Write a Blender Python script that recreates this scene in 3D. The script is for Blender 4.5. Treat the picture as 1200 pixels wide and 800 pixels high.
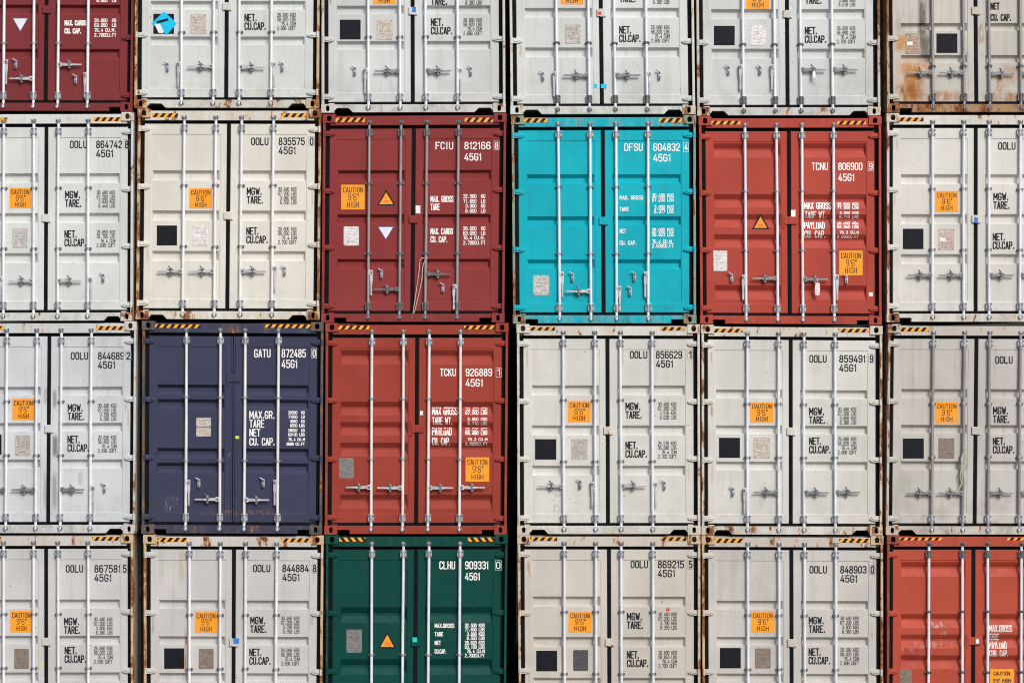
import bpy, math, random
from math import radians, sin, cos, pi
from mathutils import Vector

for o in list(bpy.data.objects):
    bpy.data.objects.remove(o)
SC = bpy.context.scene
COL = SC.collection
S = 0.0118                       # metres for one photo pixel on the wall of container ends
PX0, PY0 = 600.0, 876.0          # photo pixel that is x = 0, z = 0 (ground)
def wx(px): return (px - PX0) * S
def wz(py): return (PY0 - py) * S

# ------------------------------------------------------------------ camera
DIST = 34.0
CAMPX = 640.0
cd = bpy.data.cameras.new('camera'); cam = bpy.data.objects.new('camera', cd); COL.objects.link(cam)
cd.sensor_width = 36.0; cd.sensor_fit = 'HORIZONTAL'
cd.lens = 36.0 * DIST / (1200 * S)
cd.shift_x = (600 - CAMPX) / 1200.0
cam.location = (wx(CAMPX), -DIST + 0.03, wz(399.6))
cam.rotation_euler = (radians(90), 0, 0)
cd.clip_start = 0.1; cd.clip_end = 5000
SC.camera = cam

# ------------------------------------------------------------------ light
SUN_EL, SUN_AZ = radians(38), radians(27)      # azimuth to the right of the camera, sun behind it
w = bpy.data.worlds.new("World"); SC.world = w; w.use_nodes = True
wn = w.node_tree.nodes; wl = w.node_tree.links
bg = wn['Background']
sky = wn.new('ShaderNodeTexSky'); sky.sky_type = 'NISHITA'; sky.sun_disc = False
sky.sun_elevation = SUN_EL
sky.air_density = 1.0; sky.dust_density = 4.0; sky.ozone_density = 1.0
wl.new(sky.outputs[0], bg.inputs['Color']); bg.inputs['Strength'].default_value = 0.075
sd = Vector((sin(SUN_AZ) * cos(SUN_EL), -cos(SUN_AZ) * cos(SUN_EL), sin(SUN_EL)))   # towards the sun
sky.sun_rotation = math.atan2(sd.x, sd.y)
sl = bpy.data.lights.new('sun', 'SUN'); sl.energy = 1.85; sl.angle = radians(20); sl.color = (1.0, 0.995, 0.99)
so = bpy.data.objects.new('sun', sl); COL.objects.link(so)
so.rotation_euler = sd.to_track_quat('Z', 'Y').to_euler(); so.location = (10, -20, 30)
SC.view_settings.view_transform = 'Standard'; SC.view_settings.look = 'None'
SC.view_settings.exposure = 0.42; SC.view_settings.gamma = 1.0
SC.view_settings.use_curve_mapping = False
SC.render.engine = 'CYCLES'
SC.cycles.filter_width = 1.05

# ------------------------------------------------------------------ materials
def lin(c):
    return tuple((v / 255 / 12.92 if v / 255 <= .04045 else ((v / 255 + .055) / 1.055) ** 2.4) for v in c)
def L4(c): return (c[0], c[1], c[2], 1.0)

class NT:
    """small wrapper for building node trees"""
    def __init__(s, name):
        s.m = bpy.data.materials.new(name); s.m.use_nodes = True
        s.t = s.m.node_tree; s.n = s.t.nodes; s.l = s.t.links
        s.b = s.n['Principled BSDF']
    def new(s, t, **k):
        n = s.n.new(t)
        for a, v in k.items(): setattr(n, a, v)
        return n
    def link(s, a, b): s.l.new(a, b)
    def val(s, sock, v):
        if hasattr(v, 'is_linked') or isinstance(v, bpy.types.NodeSocket): s.l.new(v, sock)
        else: sock.default_value = v
    def coords(s, off=(0, 0, 0), scale=(1, 1, 1)):
        tc = s.new('ShaderNodeTexCoord'); mp = s.new('ShaderNodeMapping')
        mp.inputs['Location'].default_value = off; mp.inputs['Scale'].default_value = scale
        s.link(tc.outputs['Object'], mp.inputs['Vector']); return mp.outputs[0]
    def noise(s, vec, scale, detail=4, rough=.55, dist=0):
        n = s.new('ShaderNodeTexNoise'); s.link(vec, n.inputs['Vector'])
        n.inputs['Scale'].default_value = scale; n.inputs['Detail'].default_value = detail
        n.inputs['Roughness'].default_value = rough; n.inputs['Distortion'].default_value = dist
        return n.outputs['Fac']
    def rng(s, v, a, b, c=0., d=1., smooth=True):
        n = s.new('ShaderNodeMapRange'); n.interpolation_type = 'SMOOTHSTEP' if smooth else 'LINEAR'
        s.link(v, n.inputs['Value'])
        for i, x in zip((1, 2, 3, 4), (a, b, c, d)): n.inputs[i].default_value = x
        return n.outputs[0]
    def math(s, op, a, b=None):
        n = s.new('ShaderNodeMath', operation=op); s.val(n.inputs[0], a)
        if b is not None: s.val(n.inputs[1], b)
        return n.outputs[0]
    def mix(s, f, a, b):
        n = s.new('ShaderNodeMix', data_type='RGBA'); s.val(n.inputs[0], f)
        s.val(n.inputs[6], a if not isinstance(a, tuple) else L4(a)); s.val(n.inputs[7], b if not isinstance(b, tuple) else L4(b))
        return n.outputs[2]
    def bump(s, h, strength, distance):
        n = s.new('ShaderNodeBump'); n.inputs['Strength'].default_value = strength
        n.inputs['Distance'].default_value = distance; s.link(h, n.inputs['Height'])
        s.link(n.outputs[0], s.b.inputs['Normal'])

RUST_D = (0.13, 0.045, 0.02); RUST_L = (0.36, 0.15, 0.055); TAN = (0.55, 0.38, 0.2)

def paint(name, rgb, seed, rust=0.1, dirt=0.3, stains=(), tan=0.5, rough=.5):
    """weathered container enamel: uneven fading, vertical dirt streaks, rust patches and specks"""
    k = NT(name); rr = random.Random(seed * 7919 + 13)
    off = (rr.uniform(0, 60), rr.uniform(0, 60), rr.uniform(0, 60))
    v = k.coords(off); vs = k.coords(off, (9, 9, .55)); vf = k.coords(off, (26, 26, 1.6)); vh = k.coords(off, (1, 1, .35))
    base = rgb
    big = k.noise(v, .9, 5, .6)
    c = k.mix(k.rng(big, .3, .7), tuple(x * .90 for x in base), tuple(min(1, x * 1.06) for x in base))
    grime = (base[0] * .42 + .03, base[1] * .40 + .025, base[2] * .36 + .018)
    st = k.rng(k.noise(vs, 1.0, 5, .6), .50, .80)
    c = k.mix(k.math('MULTIPLY', st, dirt * .75), c, grime)
    st2 = k.rng(k.noise(vf, 1.0, 3, .5), .60, .78)
    c = k.mix(k.math('MULTIPLY', st2, dirt * .38), c, grime)
    # low dirt near the sill of the door
    sep = k.new('ShaderNodeSeparateXYZ'); tc = k.new('ShaderNodeTexCoord'); k.link(tc.outputs['Object'], sep.inputs[0])
    low = k.math('MULTIPLY', k.rng(sep.outputs[2], .75, .1), k.rng(k.noise(v, 5, 6, .65), .42, .68))
    c = k.mix(k.math('MULTIPLY', low, min(.8, dirt * .7)), c, grime)
    # fine scuffs
    sc = k.rng(k.noise(v, 22, 6, .75), .58, .66)
    c = k.mix(k.math('MULTIPLY', sc, .06 + dirt * .10), c, tuple(x * .6 for x in grime))
    # tan run off and rust
    rn = k.noise(vh, 7.5, 8, .68)
    t0 = .74 - rust * .36
    if rust > 0.01:
        c = k.mix(k.math('MULTIPLY', k.rng(rn, t0 - .16, t0 + .02), tan * min(1, rust * 1.5)), c,
                  tuple(a * .45 + b * .55 for a, b in zip(base, TAN)))
        rcol = k.mix(k.rng(k.noise(v, 19, 4, .6), .35, .65), RUST_D, RUST_L)
        c = k.mix(k.rng(rn, t0, t0 + .05), c, rcol)
    sp = k.math('MULTIPLY', k.rng(k.noise(v, 34, 2, .4), .725, .755), k.rng(k.noise(v, 2.2, 3, .5), .42, .60))
    c = k.mix(k.math('MULTIPLY', sp, .85), c, (0.17, 0.075, 0.035))
    # marks with a shape of their own (x, z, half width, half height, colour, strength, noise scale, threshold)
    vq = k.coords(off, (1, 1, .45))
    for (sx, sz, hx, hz, colr, stg, ns, th) in stains:
        dx = k.math('ABSOLUTE', k.math('SUBTRACT', sep.outputs[0], sx)); dz = k.math('ABSOLUTE', k.math('SUBTRACT', sep.outputs[2], sz))
        m = k.math('MULTIPLY', k.rng(dx, hx, hx * .25), k.rng(dz, hz, hz * .4))
        nn = k.noise(vq, ns, 5, .65)
        m = k.math('MULTIPLY', m, k.rng(nn, th - .12, th + .12))
        c = k.mix(k.math('MULTIPLY', m, stg), c, colr)
    k.link(c, k.b.inputs['Base Color'])
    k.link(k.rng(k.noise(v, 6, 5, .6), .3, .7, rough - .09, rough + .16), k.b.inputs['Roughness'])
    k.b.inputs['Specular IOR Level'].default_value = .15
    hb = k.math('ADD', k.noise(v, 2.6, 2, .5), k.math('MULTIPLY', k.noise(v, 55, 3, .6), .05))
    k.bump(hb, .5, .012)
    return k.m

def metal(name, rgb, metallic, rough, rust=0.0, seed=1, speck=.2, bump=True):
    k = NT(name); v = k.coords((seed * 3.1, seed, 0)); vs = k.coords((seed, 0, 0), (20, 20, 2.2) if bump else (9, 9, 1.2))
    c = k.mix(k.rng(k.noise(v, 7, 5, .65) if bump else k.noise(v, 2.2, 3, .5), .3, .7), tuple(x * (.78 if bump else .9) for x in rgb), tuple(min(1, x * (1.1 if bump else 1.03)) for x in rgb))
    c = k.mix(k.math('MULTIPLY', k.rng(k.noise(vs, 1, 4, .6), .5, .72), speck), c, tuple(x * .35 for x in rgb))
    if rust > 0:
        rn = k.noise(v, 11, 6, .65)
        c = k.mix(k.math('MULTIPLY', k.rng(rn, .66 - rust * .3, .74 - rust * .3), .8), c, (0.2, 0.09, 0.045))
    k.link(c, k.b.inputs['Base Color']); k.b.inputs['Metallic'].default_value = metallic
    k.link(k.rng(k.noise(v, 14, 4, .6), .3, .7, rough - .08, rough + .15), k.b.inputs['Roughness'])
    if bump: k.bump(k.noise(v, 60, 4, .6), .25, .002)
    return k.m

def plain(name, rgb, rough=.55, var=.12, nscale=14, fade=None, fadeamt=0., spec=.4, thin=False):
    k = NT(name); v = k.coords((2.3, 7.7, 1.1))
    c = k.mix(k.rng(k.noise(v, nscale, 6, .65), .3, .7), tuple(x * (1 - var) for x in rgb), tuple(min(1, x * (1 + var)) for x in rgb))
    if fade is not None:
        c = k.mix(k.math('MULTIPLY', k.rng(k.noise(v, 38, 6, .75), .56, .68), fadeamt), c, fade)
    k.link(c, k.b.inputs['Base Color']); k.b.inputs['Roughness'].default_value = rough
    k.b.inputs['Specular IOR Level'].default_value = spec
    return k.m

GASKET = plain('rubber_seal', (0.006, 0.0065, 0.009), .8, .4, 9, (0.06, 0.055, 0.05), .3, .1)
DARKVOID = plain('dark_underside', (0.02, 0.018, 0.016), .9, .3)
INK = plain('black_lettering', (0.018, 0.018, 0.022), .6, .2, 40, (0.22, 0.22, 0.21), .3, .15)
INKS = plain('black_small_lettering', (0.06, 0.06, 0.065), .6, .2, 60, (0.3, 0.3, 0.29), .45)
WHITE = plain('white_lettering', (0.90, 0.89, 0.88), .55, .05, 40, (0.5, 0.36, 0.33), .18)
WORN = plain('worn_white_lettering', (0.70, 0.62, 0.60), .6, .12, 45, (0.42, 0.16, 0.12), .85)
LINE = plain('thin_outline', (0.22, 0.22, 0.22), .6, .2)
ORANGE = plain('orange_vinyl', (0.90, 0.34, 0.022), .45, .10, 6, (0.62, 0.30, 0.10), .35)
ORTEXT = plain('brown_black_print', (0.06, 0.03, 0.012), .6, .2)
HAZY = plain('yellow_hazard_vinyl', (0.88, 0.38, 0.03), .5, .12, 20, (0.35, 0.25, 0.12), .5)
HAZK = plain('black_hazard_vinyl', (0.014, 0.014, 0.019), .5, .3, 20, (0.2, 0.17, 0.13), .45, .15)
BLACKV = plain('black_vinyl_patch', (0.009, 0.010, 0.016), .5, .35, 8, (0.07, 0.08, 0.11), .3, .15)
STWHITE = plain('white_sticker', (0.82, 0.82, 0.82), .45, .06)
STCYAN = plain('bright_blue_sticker', (0.0, 0.52, 0.84), .4, .08)
STTEAL = plain('teal_sticker', (0.02, 0.6, 0.5), .4, .1)
STBLUE = plain('blue_sticker', (0.03, 0.2, 0.62), .4, .1)
STRED = plain('red_sticker', (0.75, 0.05, 0.04), .45, .1)
STYEL = plain('lime_sticker', (0.6, 0.75, 0.03), .45, .1)
TRIBLUE = plain('violet_outline', (0.12, 0.11, 0.30), .5, .1)
PALEBLUE = plain('pale_blue_print', (0.62, 0.66, 0.78), .5, .1)
BOLT = metal('bolt_head', (0.16, 0.16, 0.17), .6, .5, .1, 3)
TWINE = plain('twine', (0.62, 0.52, 0.46), .8, .2)
RAG = plain('faded_strap_fabric', (0.40, 0.40, 0.34), .85, .2, 30)
FILM = plain('clear_film_tag', (0.75, 0.68, 0.68), .35, .12)

def plate_mat(name, rgb, dark, seed):
    """riveted data plate: pressed metal with rows of worn print"""
    k = NT(name); v = k.coords((seed * 1.7, 0, seed)); vr = k.coords((seed, 0, seed * 2.2), (24, 24, 75))
    c = k.mix(k.rng(k.noise(v, 20, 6, .7), .35, .65), tuple(x * .80 for x in rgb), tuple(min(1, x * 1.12) for x in rgb))
    c = k.mix(k.math('MULTIPLY', k.rng(k.noise(vr, 1.0, 3, .6), .52, .66), .3), c, dark)
    c = k.mix(k.math('MULTIPLY', k.rng(k.noise(v, 30, 5, .7), .60, .70), .35), c, (0.18, 0.12, 0.09))
    k.link(c, k.b.inputs['Base Color']); k.b.inputs['Roughness'].default_value = .5; k.b.inputs['Metallic'].default_value = .15
    return k.m
PLATES = {
    'light': plate_mat('plate_light', (0.80, 0.78, 0.78), (0.50, 0.48, 0.49), 1),
    'silver': plate_mat('plate_silver', (0.60, 0.59, 0.57), (0.30, 0.28, 0.26), 2),
    'mottled': plate_mat('plate_mottled', (0.54, 0.51, 0.49), (0.22, 0.19, 0.17), 3),
    'beige': plate_mat('plate_beige', (0.62, 0.57, 0.51), (0.28, 0.23, 0.18), 4),
    'pink': plate_mat('plate_pink', (0.60, 0.50, 0.45), (0.30, 0.23, 0.20), 5),
    'brown': plate_mat('plate_brown', (0.27, 0.215, 0.175), (0.13, 0.10, 0.085), 6),
    'grey': plate_mat('plate_grey', (0.24, 0.23, 0.23), (0.12, 0.115, 0.115), 7),
    'dark': plate_mat('plate_dark', (0.085, 0.085, 0.095), (0.04, 0.04, 0.045), 8),
    'rusty': plate_mat('plate_rusty', (0.46, 0.34, 0.26), (0.22, 0.13, 0.085), 9),
}
PPRINT = {k_: plain('plate_print_' + k_, c_, .6, .2) for k_, c_ in dict(light=(0.46, 0.44, 0.46), silver=(0.30, 0.28, 0.27), mottled=(0.24, 0.21, 0.19), beige=(0.32, 0.26, 0.20), pink=(0.33, 0.25, 0.22), brown=(0.15, 0.115, 0.095), grey=(0.13, 0.125, 0.125), dark=(0.05, 0.05, 0.055), rusty=(0.24, 0.15, 0.10)).items()}
RODS = {
    'white': metal('zinc_bar_pale', (0.90, 0.90, 0.94), .22, .32, 0, 1, .10, False),
    'blue': metal('zinc_bar_cool', (0.82, 0.88, 0.96), .22, .32, 0, 2, .10, False),
    'steel': metal('zinc_bar_weathered', (0.36, 0.35, 0.36), .4, .38, .1, 4, .35, False),
    'warm': metal('zinc_bar_warm', (0.86, 0.82, 0.83), .2, .34, .05, 5, .15, False),
}
GEAR = metal('galvanised_gear', (0.50, 0.53, 0.60), .45, .42, .06, 6, .5)
GEARD = metal('weathered_gear', (0.17, 0.17, 0.185), .45, .45, .12, 7, .5)
HANDLE = metal('galvanised_handle', (0.60, 0.61, 0.65), .4, .40, .05, 8, .4)
HANDLED = metal('dark_handle', (0.27, 0.29, 0.31), .45, .42, .08, 9, .4)

# ------------------------------------------------------------------ mesh builder
class MB:
    def __init__(s, M): s.M = M; s.v = []; s.f = []; s.mi = []; s.sm = []
    def add(s, pts, faces, mi=0, smooth=False):
        o = len(s.v); s.v += pts
        for f in faces: s.f.append(tuple(i + o for i in f)); s.mi.append(mi); s.sm.append(smooth)
    def box(s, u0, u1, v0, v1, y0, y1, mi=0):
        M = s.M
        p = [M(u, v, y) for y in (y0, y1) for v in (v0, v1) for u in (u0, u1)]
        s.add(p, [(0, 2, 3, 1), (4, 5, 7, 6), (0, 1, 5, 4), (2, 6, 7, 3), (0, 4, 6, 2), (1, 3, 7, 5)], mi)
    def prism(s, poly, y0, y1, mi=0):
        n = len(poly)
        p = [s.M(u, v, y0) for u, v in poly] + [s.M(u, v, y1) for u, v in poly]
        a = sum(poly[i][0] * poly[(i + 1) % n][1] - poly[(i + 1) % n][0] * poly[i][1] for i in range(n))
        f = [tuple(range(n)), tuple(range(2 * n - 1, n - 1, -1))] + [(i, i + n, (i + 1) % n + n, (i + 1) % n) for i in range(n)]
        if a > 0: f = [tuple(reversed(q)) for q in f]
        s.add(p, f, mi)
    def cyl(s, a, b, r, n=10, mi=0, r2=None, caps=True):
        A = Vector(s.M(*a)); B = Vector(s.M(*b)); d = (B - A).normalized()
        x = d.orthogonal().normalized(); y = d.cross(x); r2 = r if r2 is None else r2
        p = [tuple(A + (x * cos(2 * pi * i / n) + y * sin(2 * pi * i / n)) * r) for i in range(n)] + \
            [tuple(B + (x * cos(2 * pi * i / n) + y * sin(2 * pi * i / n)) * r2) for i in range(n)]
        s.add(p, [(i, (i + 1) % n, (i + 1) % n + n, i + n) for i in range(n)], mi, True)
        if caps:
            s.add(p[:n], [tuple(range(n - 1, -1, -1))], mi); s.add(p[n:], [tuple(range(n))], mi)
    def disc(s, u, v, y0, y1, r, n=8, mi=0): s.cyl((u, v, y1), (u, v, y0), r, n, mi)
    def tube(s, pts, r, n=6, mi=0):
        for a, b in zip(pts, pts[1:]): s.cyl(a, b, r, n, mi)
    def build(s, name, mats, parent, bevel=0):
        me = bpy.data.meshes.new(name); me.from_pydata(s.v, [], s.f)
        if not isinstance(mats, (list, tuple)): mats = [mats]
        for m in mats: me.materials.append(m)
        me.polygons.foreach_set('material_index', s.mi); me.polygons.foreach_set('use_smooth', s.sm)
        me.update()
        o = bpy.data.objects.new(name, me); COL.objects.link(o)
        if parent is not None: o.parent = parent
        if bevel:
            b = o.modifiers.new('bevel', 'BEVEL'); b.width = bevel; b.segments = 2; b.limit_method = 'ANGLE'; b.angle_limit = radians(40)
        return o

# ------------------------------------------------------------------ stencil lettering (strokes on a 4 x 7 grid)
G = {
 'A': [[(0,0),(1.75,7),(2.25,7),(4,0)],[(.7,2.1),(3.3,2.1)]],
 'B': [[(0,0),(0,7),(2.9,7),(3.8,6.2),(3.8,4.5),(3,3.7)],[(3,3.7),(4,2.9),(4,.9),(3.1,0),(.3,0)],[(.3,3.7),(3,3.7)]],
 'C': [[(4,5.4),(4,6),(3,7),(1,7),(0,6),(0,1),(1,0),(3,0),(4,1),(4,1.6)]],
 'D': [[(0,0),(0,7),(2.8,7),(4,5.8),(4,1.2),(2.8,0),(0,0)]],
 'E': [[(4,7),(0,7),(0,0),(4,0)],[(0,3.6),(3.2,3.6)]],
 'F': [[(4,7),(0,7),(0,0)],[(0,3.6),(3.2,3.6)]],
 'G': [[(4,5.4),(4,6),(3,7),(1,7),(0,6),(0,1),(1,0),(3,0),(4,1),(4,3.2),(2.3,3.2)]],
 'H': [[(0,0),(0,7)],[(4,0),(4,7)],[(0,3.6),(4,3.6)]],
 'I': [[(1,0),(1,7)]],
 'K': [[(0,0),(0,7)],[(3.9,7),(.2,3.2)],[(1.4,4.3),(4,0)]],
 'L': [[(0,7),(0,0),(3.8,0)]],
 'M': [[(0,0),(0,7)],[(5,0),(5,7)],[(.3,6.6),(2.5,2.2)],[(2.5,2.2),(4.7,6.6)]],
 'N': [[(0,0),(0,7)],[(4.2,0),(4.2,7)],[(.3,6.4),(3.9,.6)]],
 'O': [[(1,0),(3,0),(4,1),(4,6),(3,7),(1,7),(0,6),(0,1),(1,0)]],
 'P': [[(0,0),(0,7),(3,7),(4,6.1),(4,4.1),(3,3.2)],[(3,3.2),(.3,3.2)]],
 'R': [[(0,0),(0,7),(3,7),(4,6.1),(4,4.4),(3,3.5)],[(3,3.5),(.3,3.5)],[(2.3,3.3),(4,0)]],
 'S': [[(4,5.6),(4,6),(3,7),(1,7),(0,6),(0,4.6),(.8,3.8),(3.2,3.2),(4,2.4),(4,1),(3,0),(1,0),(0,1),(0,1.4)]],
 'T': [[(0,7),(4,7)],[(2,7),(2,0)]],
 'U': [[(0,7),(0,1),(1,0),(3,0),(4,1),(4,7)]],
 'W': [[(0,7),(1.3,.3)],[(1.3,.3),(2.6,5.2)],[(2.6,5.2),(3.9,.3)],[(3.9,.3),(5.2,7)]],
 'X': [[(0,0),(4,7)],[(0,7),(4,0)]],
 'Y': [[(0,7),(2,3.4),(4,7)],[(2,3.4),(2,0)]],
 '0': [[(1,0),(3,0),(4,1),(4,6),(3,7),(1,7),(0,6),(0,1),(1,0)]],
 '1': [[(.2,5.6),(1.3,7),(1.3,0)]],
 '2': [[(0,5.4),(0,6),(1,7),(3,7),(4,6),(4,4.6),(0,.6),(0,0),(4,0)]],
 '3': [[(0,6),(1,7),(3,7),(4,6),(4,4.5),(3.2,3.7),(1.6,3.7)],[(3.2,3.7),(4,2.9),(4,1),(3,0),(1,0),(0,1)]],
 '4': [[(2.6,7),(0,1.9)],[(0,1.6),(4.2,1.6)],[(3.1,3.8),(3.1,0)]],
 '5': [[(3.8,7),(.3,7),(.1,3.6),(.9,4.3),(3,4.3),(4,3.4),(4,1),(3,0),(1,0),(0,1)]],
 '6': [[(3.9,6),(3,7),(1,7),(0,6),(0,1),(1,0),(3,0),(4,1),(4,2.9),(3,3.9)],[(3,3.9),(1,3.9),(.2,3.2)]],
 '7': [[(0,7),(4,7),(4,6.2),(1.5,0)]],
 '8': [[(1.3,3.6),(.3,4.7),(.3,6.1),(1.2,7),(2.8,7),(3.7,6.1),(3.7,4.7),(2.7,3.6),(1.3,3.6)],[(1.3,3.6),(0,2.5),(0,1),(1,0),(3,0),(4,1),(4,2.5),(2.7,3.6)]],
 '9': [[(.1,1),(1,0),(3,0),(4,1),(4,6),(3,7),(1,7),(0,6),(0,4.1),(1,3.1)],[(1,3.1),(3,3.1),(3.8,3.8)]],
 '.': [[(.5,.05),(.5,.85)]],
 "'": [[(.4,7),(.4,5.4)]],
 '"': [[(.3,7),(.3,5.4)],[(1.5,7),(1.5,5.4)]],
}
GW = {'I': 2.0, '1': 1.6, '.': 1.0, "'": .8, '"': 1.8, 'M': 5.0, 'W': 5.2, 'N': 4.2, ' ': 2.6}
def ribbon(pts, hw, closed):
    """left and right offset points of a polyline with mitred joins"""
    n = len(pts); out = []
    def nrm(a, b):
        dx, dy = b[0] - a[0], b[1] - a[1]; l = math.hypot(dx, dy) or 1e-9
        return (-dy / l, dx / l)
    for i in range(n):
        if closed:
            n0 = nrm(pts[i - 1], pts[i]); n1 = nrm(pts[i], pts[(i + 1) % n])
        else:
            n0 = nrm(pts[max(i - 1, 0)], pts[max(i, 1)]); n1 = nrm(pts[min(i, n - 2)], pts[min(i + 1, n - 1)])
        mx, my = n0[0] + n1[0], n0[1] + n1[1]; l = math.hypot(mx, my) or 1e-9
        mx, my = mx / l, my / l; c = max(.45, mx * n0[0] + my * n0[1])
        out.append(((pts[i][0] + mx * hw / c, pts[i][1] + my * hw / c), (pts[i][0] - mx * hw / c, pts[i][1] - my * hw / c)))
    return out
def text_width(t, gap, mono):
    if mono: return len(t) * (4 + gap) - gap
    return sum(GW.get(c, 4) + gap for c in t) - gap
def put_text(mb, t, x0, x1, y0, y1, P, sw, mi=0, mono=False, gap=2.0, sub=0.0, lean=0.0, cap=False):
    """strokes of the string t fitted to the pixel box; P maps (px, py) to a point on the surface"""
    W = text_width(t, gap, mono); hw = sw / 2
    kx = (x1 - x0 - sw) / W; ky = (y1 - y0 - sw) / 7.0
    if cap: kx = min(kx, ky * 1.15)
    cx = 0.0; nst = 0
    for ch in t:
        adv = 4 if mono else GW.get(ch, 4)
        ox = cx + ((4 - GW.get(ch, 4)) / 2 if mono else 0)
        for st in G.get(ch, []):
            q = [(x0 + hw + (ox + a) * kx, y1 - hw - b * ky) for a, b in st]
            closed = st[0] == st[-1]
            if closed: q = q[:-1]
            elif True:
                def ext(a, b):      # square ends reach half a stroke further
                    dx, dy = a[0] - b[0], a[1] - b[1]; l = math.hypot(dx, dy) or 1e-9
                    return (a[0] + dx / l * hw * .9, a[1] + dy / l * hw * .9)
                e0, e1 = ext(q[0], q[1]), ext(q[-1], q[-2]); q[0] = e0; q[-1] = e1
            if sub:
                r = []; m = len(q)
                for i in range(m if closed else m - 1):
                    a, b = q[i], q[(i + 1) % m]; k = max(1, int(math.hypot(b[0] - a[0], b[1] - a[1]) / sub))
                    r += [(a[0] + (b[0] - a[0]) * j / k, a[1] + (b[1] - a[1]) * j / k) for j in range(k)]
                if not closed: r.append(q[-1])
                q = r
            rb = ribbon(q, hw, closed); m = len(rb); pts = []; nst += 1
            for a, b in rb:
                for e in (a, b):
                    w3 = P(*e); pts.append((w3[0], w3[1] - .00035 * (nst % 4), w3[2]))
            fs = []
            for i in range(m if closed else m - 1):
                j = (i + 1) % m; fs.append((2 * i, 2 * j, 2 * j + 1, 2 * i + 1))
            mb.add(pts, fs, mi)
        cx += adv + gap
def put_frame(mb, x0, x1, y0, y1, P, sw, mi=0):
    q = [(x0, y0), (x1, y0), (x1, y1), (x0, y1)]; rb = ribbon(q, sw / 2, True); pts = []
    for a, b in rb: pts += [P(*a), P(*b)]
    mb.add(pts, [(2 * i, 2 * ((i + 1) % 4), 2 * ((i + 1) % 4) + 1, 2 * i + 1) for i in range(4)], mi)

# ------------------------------------------------------------------ ground
def ground():
    k = NT('yard_asphalt'); v = k.coords()
    c = k.mix(k.rng(k.noise(v, .35, 8, .65), .3, .7), (0.05, 0.049, 0.047), (0.08, 0.077, 0.074))
    c = k.mix(k.math('MULTIPLY', k.rng(k.noise(v, 2.5, 6, .7), .55, .7), .5), c, (0.05, 0.048, 0.045))
    k.link(c, k.b.inputs['Base Color']); k.b.inputs['Roughness'].default_value = .85
    k.bump(k.noise(v, 30, 6, .7), .4, .01)
    mb = MB(lambda a, b, c: (a, b, c))
    mb.add([(-1500, -1500, -.004), (1500, -1500, -.004), (1500, 1500, -.004), (-1500, 1500, -.004)], [(0, 1, 2, 3)])
    o = mb.build('ground', k.m, None); o['kind'] = 'structure'; o['label'] = 'bare asphalt yard under the container stacks'
ground()

# ------------------------------------------------------------------ container
YF = 0.055      # outer face of the door rails and stiles
YP = 0.062      # door sheet
DEEP = 0.050    # depth of the pressed grooves
CW, CH = 215.0, 245.0
TYPES = {       # pressed grooves: top, height, upper slope, lower slope; bar guides; text step
 'A': ([(71.3, 12, 2.2, 1.6), (118, 12, 2.2, 1.6), (165, 12, 2.2, 1.6)], (88.6, 160)),
 'B': ([(75.5, 10.5, 2.1, 1.5), (117.3, 10.5, 2.1, 1.5), (159.5, 10.5, 2.1, 1.5)], (92.3, 154.5)),
 'C': ([(54, 9.5, 2.4, 1.8), (97, 9.5, 2.4, 1.8), (138.5, 9.5, 2.4, 1.8), (176.5, 9.5, 2.4, 1.8)], (75, 190)),
 'D': ([(66, 12.5, 2.8, 3.2), (118, 12.5, 2.8, 3.2), (170.5, 12.5, 2.8, 3.2)], (82, 164.5)),
 'T': ([(69, 11, 4.0, 2.0), (118.6, 11, 4.0, 2.0), (169.5, 11, 4.0, 2.0)], (84, 162.5)),
 'E': ([(31.5, 17, 5.5, 8.5), (91.5, 16, 5.5, 8), (115, 16, 5.5, 8), (139, 16, 5.5, 8), (199, 17, 5.5, 8.5)], (88, 158)),
 'F': ([(73, 12, 3.4, 4), (90, 12, 3.4, 4), (146.5, 12, 3.4, 4), (163.5, 12, 3.4, 4)], (87.6, 161)),
 'N': ([(83.5, 18, 6.5, 8), (143.5, 18, 6.5, 8)], (138.5,)),
}
WIDE = (.244, .432, .568, .7525)
STD = (.2545, .4265, .5665, .739)

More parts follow.
